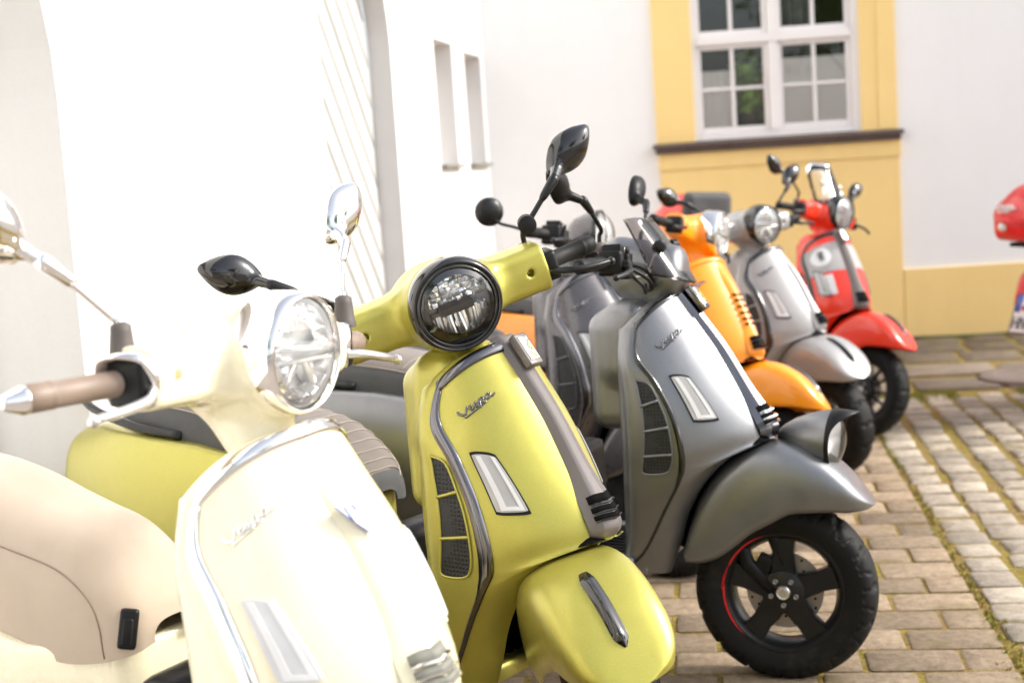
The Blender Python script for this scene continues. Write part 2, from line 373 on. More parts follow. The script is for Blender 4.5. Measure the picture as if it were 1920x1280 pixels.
#SHIELD-END
NT_ = len(SI)-1
def snorm(fn, a, b, s=1):
    e = 1e-3; da = fn(min(a+e, NT_), b)-fn(max(a-e, 0), b); db = fn(a, b+e)-fn(a, b-e)
    n = np.cross(db, da); n /= np.linalg.norm(n)+1e-12
    return n if n[0]*.7+n[1]*.7 > 0 else -n
def surf_patch(fn, quad, off, thick, nu=8, nv=12, round_=0.):
    """quad: 4 (t,u) corners TL,TR,BR,BL. A slab standing 'off' proud with skirts down to the surface"""
    q = np.array(quad, float); G = []
    for i in np.linspace(0, 1, nv):
        row = []
        for j in np.linspace(0, 1, nu):
            p = (1-i)*((1-j)*q[0]+j*q[1])+i*((1-j)*q[3]+j*q[2])
            if round_:
                cx, cy = abs(2*i-1), abs(2*j-1); cen = q.mean(0); k = 1-round_*(cx*cy)**3; p = cen+(p-cen)*k
            n = snorm(fn, *p); row.append(fn(*p)+n*off)
        G.append(row)
    G = np.array(G); mb = MB(); mb.grid(G)
    ring = list(G[0])+list(G[1:, -1])+list(G[-1, -2::-1])+list(G[-2:0:-1, 0])
    low = [r-snorm_from(G)*thick for r in ring]
    b = len(mb.V); k = len(ring); mb.V += [tuple(v) for v in ring]+[tuple(v) for v in low]
    mb.F += [(b+i, b+(i+1) % k, b+k+(i+1) % k, b+k+i) for i in range(k)]
    return mb
def snorm_from(G):
    n = np.cross(G[-1, 0]-G[0, 0], G[0, -1]-G[0, 0]); n /= np.linalg.norm(n)+1e-12
    return n if n[0]+n[1]*.5 > 0 else -n
def flip_y(mb): mb.V = [(x, -y, z) for x, y, z in mb.V]; return mb
MC = {}
def cached(k, f):
    if k not in MC: MC[k] = f()
    return MC[k]
RK, X0 = R(26), .09
def steerM(deg):
    u = Vector((-math.sin(RK), 0, math.cos(RK))); o = Vector((X0, 0, 0))
    return Matrix.Translation(o) @ Matrix.Rotation(R(deg), 4, u) @ Matrix.Translation(-o)
# -- leg shield
def m_shield():
    mb = MB(); G = np.array([[shield(t, u) for u in np.linspace(0, 1, 18)] for t in np.linspace(0, NT_, 80)])
    mb.grid(G); mb.mirror(); m = mb.me('leg_shield')
    bm = bmesh.new(); bm.from_mesh(m); bmesh.ops.remove_doubles(bm, verts=bm.verts, dist=1e-5); bmesh.ops.recalc_face_normals(bm, faces=bm.faces); bm.to_mesh(m); bm.free()
    m.polygons.foreach_set('use_smooth', [True]*len(m.polygons)); return m
def edge_curve():
    a = [shield(0, u) for u in np.linspace(0, 1, 14)]; b = [shield(t, 1) for t in np.linspace(0, NT_, 50)][1:]
    return np.array(a+b)
def m_shield_back():
    E = edge_curve(); n0 = 13
    Bk = [e+np.array([-.034, 0, -.004]) for e in E[:n0]]; Bk += [cri(SB, t) for t in np.linspace(0, NT_, 50)]
    Bk = np.array(Bk); k = np.clip((np.arange(len(E))-4)/9, 0, 1)[:, None]; E2 = E.copy()
    Bk[:n0] = Bk[:n0]*(1-k[:n0]**2)+(E[:n0]+np.array([-.033, .001, -.004]))*k[:n0]**2
    rows = []
    for i, (e, b) in enumerate(zip(E2, Bk)):
        mid = np.array([-.405-.05*max(0, (.6-b[2])), b[1]*.75, b[2]-.012 if i < n0 else b[2]]); cen = np.array([mid[0]-.006, 0, min(b[2], .99) if i >= n0 else b[2]-.03])
        if i < n0: mid = b+np.array([-.012, -.2*b[1], -.02]); cen = np.array([-.41, 0, b[2]-.06])
        p = [e, (e+b)/2+np.array([0, .003 if i >= n0 else 0, 0]), b, b+(mid-b)*.35+np.array([-.012, 0, 0]), mid, cen]
        rows.append(cr(p, 5))
    mb = MB(); mb.grid(np.array(rows)); mb.mirror(); return mb.me('leg_shield_back')
def m_trim(wide):
    mb = MB(); G = []
    def row(fn, side):
        e = fn(1.0); k = fn(1-wide); n = fn('n'); bk = fn('b')
        return [k+n*.0006, k+n*.0030, (k+e)/2+n*.0050, e+n*.0035, e+n*.0005+bk*.006, e+bk*.010]
    for u in np.linspace(0, 1, 16)[:-1]:
        p = shield(0, u); d = shield(.34*wide/.12, u)-p; nn = snorm(shield, .05, min(max(u, .02), .98)); up = np.array([-.35, 0, .9])
        k = p+d; G.append([k+nn*.0006, k+nn*.0035, (k+p)/2+nn*.0050, p+nn*.003+up*.002, p+up*.004+np.array([-.006, 0, 0]), p+np.array([-.012, 0, .001])])
    for t in np.linspace(0.0, NT_, 60)[1:]:
        w = wide*np.interp(t, [0, .6, 6, NT_], [1.3, 1, 1, .9]); e = shield(t, 1.); k = shield(t, 1-w); n = snorm(shield, max(t, .03), .97); sd = np.array([-.25, .95, 0])
        G.append([k+n*.0006, k+n*.0035, (k+e)/2+n*.0050, e+n*.0025+sd*.002, e+sd*.0045-n*.003, e+sd*.001-n*.010])
    mb.grid(G); mb.mirror(); return mb.me('edge_trim')
def m_glove(): return sdf_mesh('glovebox', lambda p: smin(rbox(p, (-.44, 0, .84), (.085, .105, .17), .05), rbox(p, (-.40, 0, .93), (.06, .12, .11), .04), .05), (-.56, -.16, .62), (-.30, .16, 1.09), .009)
def m_wheel_well():
    mb = MB(); G = []
    for t in np.linspace(4.6, NT_, 40):
        i = shield(t, 0); b = cri(SB, t); p = [i+np.array([-.006, 0, 0]), i+np.array([-.05, -.01, .02]), np.array([-.30-.02*(t-5), .10, i[2]-.01]), np.array([-.36, .0, i[2]])]
        G.append(cr(p, 4))
    mb.grid(G); mb.mirror(); return mb.me('wheel_well')
STRIP = [(-.272, 1.060), (-.262, 1.056), (-.213, .985), (-.150, .893), (-.088, .785), (-.046, .722), (-.026, .690), (-.016, .668), (-.022, .655), (-.050, .652)]
def strip_w(t): return np.interp(t, [0, 1, 2, 3, 4, 5, 6, 7, 8, 9], [.036, .036, .031, .030, .034, .045, .050, .050, .046, .04])
def strip_h(t): return np.interp(t, [0, 1, 2, 3, 4, 5, 6, 7, 8, 9], [.004, .011, .015, .017, .019, .021, .021, .018, .008, .0])
def strip_pt(t, y):
    """y in -1..1 across the central strip"""
    P = cri([(a, 0, b) for a, b in STRIP], t); Q = cri([(a, 0, b) for a, b in STRIP], t+.02); T = Q-P; T /= np.linalg.norm(T)+1e-12
    N = np.array([-T[2], 0, T[0]]); N = N if N[0] > 0 else -N
    w, h = strip_w(t), strip_h(t); a = abs(y); yy = y*w
    drop = -.45*abs(yy)    # follow the V of the shield
    prof = h if a < .62 else h*(1-(a-.62)/.38)+.0*a
    return P+N*(prof+.001)+np.array([drop, yy, 0])
def m_strip():
    mb = MB(); mb.grid([[strip_pt(t, y) for y in (-1, -.985, -.8, -.64, -.6, -.3, 0, .3, .6, .64, .8, .985, 1)] for t in np.linspace(0, 9, 70)])
    return mb.me('horn_cover', True, 35)
def m_flush_strip():
    global strip_h
    mb = MB()
    def pt(t, y):
        P = cri([(a, 0, b) for a, b in STRIP], t); w = strip_w(t)*1.05
        h = np.interp(t, [0, 1.5, 2.4, 6, 8], [0, .001, .013, .016, .0]); a = abs(y)
        return P+np.array([.85, 0, .4])*(h*(1-a**2.5)+.0008)+np.array([-.45*abs(y*w), y*w, 0])
    mb.grid([[pt(t, y) for y in np.linspace(-1, 1, 17)] for t in np.linspace(1.02, 9, 60)]); return mb.me('horn_cover')
def louver_bar(t0, t1, hollow):
    mb = MB(); G = []
    for y in np.linspace(-.80, .80, 13):
        tt = t0+.10*(1-abs(y)); p0 = strip_pt(t0+.06*abs(y)**2, y); p1 = strip_pt(t1+.06*abs(y)**2, y)
        n = np.array([.8, 0, .55]); k = .002 if hollow else .010*(1-.5*abs(y)**3)
        if hollow: G.append([p0+n*.001, p0+n*k, p1+n*k, p1+n*.001])
        else: G.append([p0, p0+n*k*.5, (p0+p1)/2+n*k, p1+n*k*.9, p1])
    mb.grid(G); return mb
def m_badge(): 
    P = strip_pt(1.55, 0); T = strip_pt(2.0, 0)-strip_pt(1.1, 0); T /= np.linalg.norm(T); N = np.array([-T[2], 0, T[0]]); N = N if N[0] > 0 else -N
    Y = np.array([0, 1., 0]); return P, T, N, Y
def oriented_box(P, T, N, Y, h, c=(0, 0, 0), bev=.002):
    rot = np.stack([T, Y, N], 1); mb = MB(); mb.box(np.array(P)+rot @ np.array(c), h, rot, bev); return mb
SCRIPT = [[(-.50, .80), (-.46, .45), (-.28, .14), (-.02, 0), (.10, .22), (.30, .66)], [(-.42, .72), (-.38, .42), (-.22, .17), (-.02, .03)],
          [(.34, .2), (.54, .30), (.62, .44), (.52, .5), (.42, .34), (.45, .1), (.60, .02), (.80, .16), (.98, .48), (1.0, .34), (1.09, .12), (.99, 0), (.87, .05)],
          [(1.09, .1), (1.27, .34), (1.36, .5), (1.30, .1), (1.2, -.36)], [(1.30, .2), (1.47, .5), (1.64, .42), (1.6, .14), (1.44, .02), (1.33, .1)],
          [(1.62, .2), (1.84, .3)], [(2.22, .45), (2.04, .5), (1.89, .25), (1.98, .02), (2.17, .13), (2.26, .46), (2.28, .12), (2.44, .06), (2.75, .22)], [(-.02, -.06), (-.12, -.26), (.5, -.24), (1.9, -.12)]]
def script_mb(mapf, rad, flat=.5):
    mb = MB()
    for st in SCRIPT:
        c = cr(st, 5); r = np.full(len(c), rad); r[0] *= .6; r[-1] *= .4
        mb.tube([mapf(a, b) for a, b in c], r, 6)
    return mb
LET = ((1.27, .70), (1.19, .40))      # (t,u) of lettering start / end on the vehicle-right half
def m_lettering():
    (t0, u0), (t1, u1) = LET
    def f(a, b):
        s = a/2.6; t = t0+(t1-t0)*s-b*.235; u = u0+(u1-u0)*s+b*.0
        p = shield(t, u)+snorm(shield, t, u)*.0012; return (p[0], -p[1], p[2])
    return script_mb(f, .0021).me('lettering')
# indicator corners (t,u) on the shield, filled by the fit
IND = ((2.0, .838), (2.29, .645), (3.65, .565), (3.43, .826))
def m_ind(part):
    q = np.array(IND); c = q.mean(0)
    if part == 'frame': mb = surf_patch(shield, q, .003, .006, 10, 14, .06)
    elif part == 'lens': mb = surf_patch(shield, c+(q-c)*.90, .0055, .005, 10, 14, .06)
    else:
        mb = MB()
        for a, w in ((.30, .09), (.80, .06)):
            qq = []
            for i, j in ((.08, a-w), (.08, a+w), (.90, a+w), (.90, a-w)): qq.append((1-i)*((1-j)*q[0]+j*q[1])+i*((1-j)*q[3]+j*q[2]))
            b = surf_patch(shield, qq, .0066, .002, 3, 12); mb.add(b.V, b.F)
        qq = [(1-i)*((1-j)*q[0]+j*q[1])+i*((1-j)*q[3]+j*q[2]) for i, j in ((.86, .2), (.86, .85), (.92, .85), (.92, .2))]
        b = surf_patch(shield, qq, .0066, .002, 6, 3); mb.add(b.V, b.F)
    return mb
GR = [(1.72, .60), (1.98, .14), (2.65, .12), (3.7, .13), (4.9, .18), (5.42, .34), (5.55, .66), (5.2, .82), (3.65, .74), (2.7, .70), (2.2, .67)]   # grille outline on the side band (t,v)
def grille_poly(): return np.vstack([cr(GR, 4), ])
def m_grille(nbars):
    poly = np.array(GR); mb = MB(); c = poly.mean(0)
    ts = np.linspace(poly[:, 0].min()+.02, poly[:, 0].max()-.02, 34); G = []
    def span(t):
        vs = []
        for i in range(len(poly)):
            a, b = poly[i], poly[(i+1) % len(poly)]
            if (a[0]-t)*(b[0]-t) < 0: vs.append(a[1]+(b[1]-a[1])*(t-a[0])/(b[0]-a[0]))
        return (min(vs), max(vs)) if len(vs) >= 2 else (.5, .5)
    for t in ts:
        v0, v1 = span(t); G.append([band(t, v)+np.array([0, .0022, 0]) for v in np.linspace(v0, v1, 6)])
    mb.grid(G); fr = MB(); ring = [band(a, b)+np.array([0, .003, 0]) for a, b in cr(np.vstack([poly, poly[:1]]), 4)]
    fr.tube(ring, .0028, 6, cap=False)
    for k in range(nbars):
        t = ((2.72, 3.75), (2.55, 3.35, 4.25))[nbars-2][k]; v0, v1 = span(t)
        fr.tube([band(t-.06+.12*s, v0+(v1-v0)*s)+np.array([0, .004, 0]) for s in np.linspace(0, 1, 5)], .0042, 6)
    return mb, fr
# -- fender
FC = [(.250, .456), (.238, .474), (.214, .506), (.174, .553), (.12, .596), (.05, .627), (-.015, .636), (-.09, .620), (-.16, .575), (-.215, .50), (-.25, .41), (-.27, .33)]
FE = [(.246, .020, .455), (.226, .055, .452), (.188, .078, .450), (.14, .090, .452), (.08, .095, .450), (.03, .096, .444), (-.02, .097, .418), (-.075, .097, .388), (-.12, .097, .352), (-.17, .096, .318), (-.22, .092, .302), (-.262, .085, .302)]
FB = [(.241, .020, .463), (.232, .052, .482), (.212, .078, .508), (.172, .094, .546), (.12, .100, .583), (.05, .103, .608), (-.015, .104, .613), (-.09, .103, .596), (-.16, .10, .545), (-.215, .096, .47), (-.25, .092, .39), (-.27, .085, .33)]
def fender(t, u):
    a = cri([(x, 0, z) for x, z in FC], t); b = cri(FE, t); c = cri(FB, t)
    b = b*np.array([1, 1.20, 1]); c = c*np.array([1, 1.20, 1])
    # cubic: crest -> shoulder -> flank -> lip
    c1 = a+np.array([0, c[1]*1.02, 0]); c2 = c+(b-c)*.04+np.array([0, .012, 0])
    return (1-u)**3*a+3*u*(1-u)**2*c1+3*u*u*(1-u)*c2+u**3*b
def m_fender():
    mb = MB(); mb.grid([[fender(t, u) for u in np.linspace(0, 1, 22)] for t in np.linspace(0, 11, 66)]); mb.mirror(); m = mb.me('front_fender')
    bm = bmesh.new(); bm.from_mesh(m); bmesh.ops.remove_doubles(bm, verts=bm.verts, dist=2e-4); bmesh.ops.recalc_face_normals(bm, faces=bm.faces)
    bmesh.ops.solidify(bm, geom=bm.faces[:], thickness=.003); bm.to_mesh(m); bm.free(); m.polygons.foreach_set('use_smooth', [True]*len(m.polygons)); return m
def m_fender_strip():
    mb = MB(); G = []
    for s in np.linspace(0, 1, 22):
        t = 2.35+(5.05-2.35)*s; w = .0165*min(1, .15+s*7)*min(1, .55+(1-s)*4)
        u = w/.11; row = []
        for y in np.linspace(-1, 1, 9):
            p = fender(t, abs(y)*u*.36); n = np.array([.55, 0, .83]); row.append(np.array([p[0], math.copysign(1, y)*w*abs(y), p[2]])+n*(.0015+.011*(1-abs(y)**1.6)*min(1, s*8+.15)*min(1, (1-s)*6+.2)))
        G.append(row)
    mb.grid(G); return mb.me('fender_crest', True, 30)
# -- wheel (centre at (0,0,.236), axle along y)
GZ = -.04        # ground level; the scooter shapes are drawn .04 above their base
WR = .214
WM = Matrix.Translation((0, 0, WR)) @ Matrix.Rotation(R(90), 4, 'Z') @ Matrix.Scale(1.072, 4)
def m_tyre():
    prof = cr([(-.052, .158), (-.057, .172), (-.060, .190), (-.058, .207), (-.050, .221), (-.034, .2315), (-.016, .2355), (0, .2365), (.016, .2355), (.034, .2315), (.050, .221), (.058, .207), (.060, .190), (.057, .172), (.052, .158)], 4)
    na = 300; G = []
    for i in range(na):
        a = 2*np.pi*i/na; row = []
        for x, r in prof:
            g = 0
            if r > .203:
                ph = (i*15/na-abs(x)*8-.10*math.sin(abs(x)*120)) % 1
                if ph < .16 and abs(x) > .006: g = 1
                ph2 = (i*30/na+abs(x)*7) % 1
                if ph2 < .13 and abs(x) > .035: g = 1
            rr = r-.0065*g; row.append((x, rr*math.cos(a), rr*math.sin(a)))
        G.append(row)
    G = np.array(G); mm = np.array(WM); G = G @ mm[:3, :3].T+mm[:3, 3]
    mb = MB(); mb.grid(G, closeu=True); return mb.me('tyre')
def m_rim(n):
    mb = MB(); mb.lathe([(-.050, .160), (-.053, .157), (-.052, .150), (-.044, .143), (-.020, .132), (.020, .132), (.044, .143), (.052, .150), (.053, .157), (.050, .160)], 72, WM)
    mb.lathe([(-.046, .0), (-.046, .050), (-.040, .058), (-.01, .060), (.03, .058), (.035, .03)], 40, WM)
    mm = np.array(WM)
    for k in range(n):
        a = 2*np.pi*k/n+np.pi/2
        w0, w1 = (.030, .029) if n == 5 else (.013, .006)
        def f(p, q, c, a=a):
            # p radial, q tangential, c axial
            y, z = p*math.cos(a)-q*math.sin(a), p*math.sin(a)+q*math.cos(a)
            cc = c-np.interp(p, [.04, .09, .14], [.0, .002, -.004]) if c < 0 else c
            return tuple(mm[:3, :3] @ np.array([cc, y, z])+mm[:3, 3])
        if n == 5:
            for s0, s1 in ((0.0, 1.0),):
                mb.prism([(.03, -w0*1.15), (.062, -w0*1.02), (.10, -w1*.93), (.142, -w1*1.10), (.142, w1*1.10), (.10, w1*.93), (.062, w0*1.02), (.03, w0*1.15)], -.010, -.043, f, bev=.004)
        else:
            for sg in (-1, 1):
                mb.prism([(.04, sg*.004-w0*.5), (.14, sg*.030-w1), (.14, sg*.030+w1), (.04, sg*.004+w0*.5)], -.02, -.040, f, bev=.002)
    return mb.me('rim', True, 38)
def m_ring(y0, y1, r0, r1, seg=60):
    mb = MB(); mb.lathe([(y0, r0), (y0, r1), (y1, r1), (y1, r0), (y0, r0)], seg, WM); return mb.me('disc', True, 40)
def m_disc():
    mb = MB(); mb.lathe([(-.014, .052), (-.014, .100), (-.018, .100), (-.018, .052)], 60, WM); mm = np.array(WM)
    return mb.me('brake_disc', True, 30)
def m_disc_holes():
    mb = MB(); mm = np.array(WM)
    for k in range(24):
        a = 2*np.pi*k/24; r = .070+.020*((k % 3)/2); P = mm[:3, :3] @ np.array([-.0185, r*math.cos(a), r*math.sin(a)])+mm[:3, 3]
        mb.lathe([(0, 0), (0, .0038), (.001, .0038)], 10, Matrix.Translation(P) @ Matrix.Rotation(R(90), 4, 'Z'))
    return mb.me('disc_hole')
def m_bolt(k):
    a = 2*np.pi*(k+.5)/5+np.pi/2; P = WM @ Vector((-.046, .034*math.cos(a), .034*math.sin(a)))
    mb = MB(); mb.lathe([(-.004, 0), (-.004, .0035), (-.002, .004), (-.006, .0055), (-.007, .0068), (.0, .0075)][::-1], 14, Matrix.Translation(P) @ Matrix.Rotation(R(90), 4, 'Z')); return mb.me('bolt')
def m_nut():
    mb = MB(); mb.lathe([(-.060, 0), (-.060, .011), (-.057, .0125), (-.058, .016), (-.055, .0185), (-.044, .0195)][::-1], 28, WM); return mb.me('axle_nut', True, 30)
def m_stripe():
    mb = MB(); mm = np.array(WM); G = []
    for a in np.linspace(R(72), R(-48), 50):
        s = (R(72)-a)/R(120); w = .0042*min(1, s*6+.1, (1-s)*6+.1)
        if .38 < s < .56: w *= .22
        G.append([mm[:3, :3] @ np.array([-.0535, r*math.cos(a), r*math.sin(a)])+mm[:3, 3] for r in (.1545-w*.6, .1545+w*.6)])
    mb.grid(G)
    def f(p, q):
        a = R(3)+p*R(7.6); r = .1575-q*.0075; return tuple(mm[:3, :3] @ np.array([-.0545, r*math.cos(a), r*math.sin(a)])+mm[:3, 3])
    t = script_mb(f, .0008); mb.add(t.V, t.F); return mb.me('rim_stripe')
def m_caliper():
    mb = MB(); mb.box((-.055, -.028, .285), (.022, .018, .03), Matrix.Rotation(R(25), 3, 'Y'), .006); mb.box((-.085, -.03, .245), (.02, .016, .022), None, .006); return mb.me('brake_caliper')
def m_arm():
    mb = MB(); mb.tube([(-.03, -.034, .214), (-.10, -.036, .29), (-.13, -.03, .40), (-.16, -.01, .52)], [.02, .022, .02, .022], 10)
    mb.tube([(.0, -.03, .29), (-.06, -.03, .46)], [.018, .018], 10); mb.tube([(.005, .07, .214), (-.03, .072, .33), (-.10, .05, .50)], [.016, .016, .016], 10); return mb.me('fork_arm')
# -- headset
HX, HZ = -.277, 1.162
HM0 = HM = Matrix.Translation((HX, 0, HZ)) @ Matrix.Rotation(R(3), 4, 'Y')
def sdf_headset(p, big=False):
    g = 1.10 if big else 1.0; h = 1.16 if big else 1.0
    q = p.copy(); q[..., 1] = np.abs(q[..., 1])
    house = rcone(p, (-.44, 0, 1.150), (-.325, 0, 1.160), .078*g, .0965*g)
    house = smax(house, (p[..., 0]-(-.292)+.04*(p[..., 2]-1.16)), .008)
    arm = rcone(q, (-.425, .06, 1.142), (-.408, .235, 1.150), .052*h, .045*h)
    armb = rbox(q, (-.408, .17, 1.150), (.042*h, .10, .046*h), .022, None)
    arm = smin(arm, armb, .012); arm = smax(arm, q[..., 1]-.242, .006)
    speedo = ell(p, (-.475, 0, 1.185), (.075, .085, .045))
    neck = rcone(p, (-.415, 0, 1.10), (-.375, 0, 1.03), .066, .058)
    d = smin(house, arm, .055*g); d = smin(d, speedo, .03); d = smin(d, neck, .03)
    hole = rcone(q, (-.375, .199, 1.150), (-.30, .199, 1.152), .0085, .0085)
    cav = rcone(p, (-.345, 0, 1.160), (-.20, 0, 1.166), .078*(g if big else 1.08), .080*(g if big else 1.10))
    return smax(smax(d, -hole, .002), -cav, .003)
def m_headset(big): return sdf_mesh('headset', lambda p: sdf_headset(p, big), (-.58, -.26, .99), (-.27, .26, 1.29), .0048)
def sdf_headset_b(p):   # bare-bar cowl of the slate scooter
    body = rcone(p, (-.44, 0, 1.150), (-.30, 0, 1.105), .066, .084); body = smax(body, (p[..., 0]+.250), .03)
    low = rcone(p, (-.40, 0, 1.09), (-.345, 0, 1.03), .066, .060)
    return smin(body, low, .04)
def m_headset_b(): return sdf_mesh('headset', sdf_headset_b, (-.56, -.12, .93), (-.20, .12, 1.26), .005)
def m_bezel(kind):
    mb = MB()
    if kind == 'chrome': pr = [(-.075, .0935), (-.060, .0965), (-.03, .0975), (-.006, .0955), (.003, .0915), (.005, .0885), (.001, .0868), (-.008, .0862)]
    else: pr = [(-.040, .094), (-.022, .0965), (-.010, .096), (.000, .0925), (.004, .088), (.000, .0845), (-.004, .083), (.003, .081), (.004, .078), (-.012, .0755)]
    mb.lathe(pr, 72, HM); return mb.me('headlight_bezel')
def m_lens(k=1.):
    mb = MB(); mb.lathe([(.020*(1-(r/.078)**2)**.8+.001, r*k) for r in np.linspace(.0005, .078, 14)], 56, HM); return mb.me('headlight_lens')
def m_lens_rim():
    mb = MB(); G = []
    for a in np.linspace(0, 2*np.pi, 64):
        w = .012+.012*max(0, -math.cos(a-.35)); row = []
        for r in (.0772-w, .0772): row.append(HM @ Vector((.0205*(1-(r/.078)**2)**.8-.0012, r*math.sin(a), r*math.cos(a))))
        G.append(row)
    mb.grid(G); return mb.me('lens_border')
def m_bowl(k=1.):
    mb = MB(); mb.lathe([(x, r*k) for x, r in [(-.046, .004), (-.043, .030), (-.034, .052), (-.020, .068), (-.006, .0765)]], 48, HM); return mb.me('reflector_bowl')
def in_h(mb): 
    mm = np.array(HM); V = np.array(mb.V); mb.V = [tuple(v) for v in V @ mm[:3, :3].T+mm[:3, 3]]; return mb
def m_facets(kind):
    mb = MB(); rg = np.random.default_rng(3)
    if kind == 'gts':
        for zr in range(5):
            for k in range(12):
                y = -.063+.0115*k; z = .012+.0108*zr
                if math.hypot(y, z) > .066: continue
                mb.box((-.022+rg.uniform(-.006, .006), y+rg.uniform(-.002, .002), z), (.009, .0056, .0052), Matrix.Rotation(rg.uniform(-.7, .7), 3, 'Y') @ Matrix.Rotation(rg.uniform(-.6, .6), 3, 'Z'), .0015)
        for k in range(19):
            y = -.063+.007*k; d = math.sqrt(max(.066**2-y*y, 0)); 
            if d < .02: continue
            mb.box((-.022, y, -.008-d*.45), (.014, .0026, d*.45), Matrix.Rotation(rg.uniform(-.45, .45), 3, 'Z') @ Matrix.Rotation(rg.uniform(-.25, .25), 3, 'Y'), .001)
            mb.box((-.020+rg.uniform(-.004, .004), y+.004, -.012-d*rg.uniform(.2, .7)), (.006, .003, .006), Matrix.Rotation(rg.uniform(-.8, .8), 3, 'Y'), .001)
    else:
        mb.box((-.012, 0, .004), (.012, .080, .0085), Matrix.Rotation(R(20), 3, 'Y'), .003)
        mb.box((-.014, 0, -.012), (.010, .076, .0055), Matrix.Rotation(R(-25), 3, 'Y'), .002)
        for s in (-1, 1):
            mb.box((-.022, s*.027, -.037), (.012, .006, .030), Matrix.Rotation(s*R(38), 3, 'X'), .003)
            mb.box((-.030, s*.048, -.030), (.008, .004, .024), Matrix.Rotation(s*R(30), 3, 'X'), .002)
        for k in range(16):
            a = 2*math.pi*k/16; mb.box((-.016, .066*math.cos(a), .066*math.sin(a)), (.012, .007, .012), Matrix.Rotation(a, 3, 'X') @ Matrix.Rotation(R(35), 3, 'Z'), .002)
        for k in range(5): mb.box((-.030+rg.uniform(-.004, .004), -.04+.02*k, .045), (.006, .009, .012), Matrix.Rotation(rg.uniform(-.5, .5), 3, 'Z'), .002)
    return in_h(mb).me('reflector_facet', True, 30)
def m_midbar():
    mb = MB(); mb.box((-.006, -.004, .000), (.012, .036, .0085), Matrix.Rotation(R(14), 3, 'Y'), .003); mb.box((-.010, -.045, -.003), (.008, .020, .0035), None, .001); return in_h(mb).me('light_bar')
def m_grip(s, L=.15):
    mb = MB(); a = Vector((-.412, s*.240, 1.148)); b = Vector((-.455, s*(.240+L), 1.142)); d = (b-a)
    P = [a+d*t for t in (0, .015, .05, .06, .74, .75, .78, .80, .82, .96, .985, 1.0)]
    mb.tube(P, [.027, .027, .025, .0195, .0195, .0205, .0205, .0198, .0205, .0205, .017, .006], 20); return mb.me('grip')
def m_switch(s):
    mb = MB(); mb.box((-.402, s*.252, 1.146), (.034, .020, .034), None, .010); return mb.me('switch_housing')
def m_switch_cuff(s):
    mb = MB(); G = []
    for a in np.linspace(0, 2*np.pi, 40):
        ca, sa = math.cos(a), math.sin(a); k = 1/max(abs(ca), abs(sa))**.45
        ext = .030+.022*math.cos(a-2.3)
        G.append([(-.404+.041*ca*k, s*.238, 1.148+.041*sa*k), (-.404+.043*ca*k, s*(.242+ext*.5), 1.149+.044*sa*k), (-.404+.040*ca*k, s*(.240+ext), 1.149+.041*sa*k), (-.404+.033*ca*k, s*(.240+ext-.001), 1.149+.034*sa*k), (-.404+.030*ca*k, s*.245, 1.149+.03*sa*k)])
    mb.grid(G, closeu=False); return mb.me('switch_cuff')
def m_lever(s):
    mb = MB(); P = cr([(-.375, s*.245, 1.135), (-.350, s*.270, 1.133), (-.336, s*.300, 1.126), (-.340, s*.345, 1.118), (-.352, s*.383, 1.112)], 5)
    mb.tube(P, np.linspace(.0085, .0068, len(P)), 12); mb.lathe([(.0095*math.cos(t), .0095*math.sin(t)) for t in np.linspace(np.pi, 0, 9)], 14, Matrix.Translation((-.353, s*.386, 1.111))); return mb.me('brake_lever')
def YO(s, tall): return .125 if tall and s > 0 else 0
def m_boot(s, tall):
    mb = MB(); c = Vector((-.440, s*.228+YO(s, tall), 1.178)); M4 = Matrix.Translation(c) @ Matrix.Rotation(R(-90), 4, 'Y')
    pr = [(0, .0215), (.004, .0225), (.014, .0205), (.020, .018), (.024, .014), (.026, .006)] if not tall else [(-.004, .021), (.004, .0215), (.010, .019), (.040, .016), (.050, .015), (.055, .006)]
    mb.lathe(pr, 26, M4); return mb.me('mirror_boot')
def m_stem(s, tall):
    mb = MB()
    P = [(-.440, s*.228, 1.19), (-.438, s*.230, 1.222), (-.430, s*.242, 1.240), (-.440, s*.310, 1.292), (-.446, s*.340, 1.314)] if not tall else [(-.440, s*.228, 1.20), (-.441, s*.229, 1.232), (-.450, s*.238, 1.243), (-.478, s*.29, 1.300), (-.49, s*.318, 1.325)]
    P = cr(np.array(P)+np.array([0, YO(s, tall), 0]), 5); mb.tube(P, np.where(np.arange(len(P)) > len(P)-6, .009, .0062), 12)
    e = Vector(P[-1]); d = (Vector(P[-1])-Vector(P[-4])).normalized(); mb.tube([e-d*.055, e-d*.045, e, e+d*.012], [.007, .0095, .0125, .010], 14)
    return mb.me('mirror_stem')
def mirror_frame(s, tall):
    c = Vector((-.495, s*.412, 1.358)) if not tall else Vector((-.53, s*.375, 1.385))
    e = Vector((-.446, s*.340, 1.314)) if not tall else Vector((-.49, s*.318, 1.325))
    c.y += YO(s, tall); e.y += YO(s, tall)
    ax = Vector((0, (c-e).y, (c-e).z)).normalized(); fx = Vector((1, 0, 0)); n = fx; b = n.cross(ax).normalized()
    return np.array(c), np.array(ax), np.array(n), np.array(b), np.array(e)
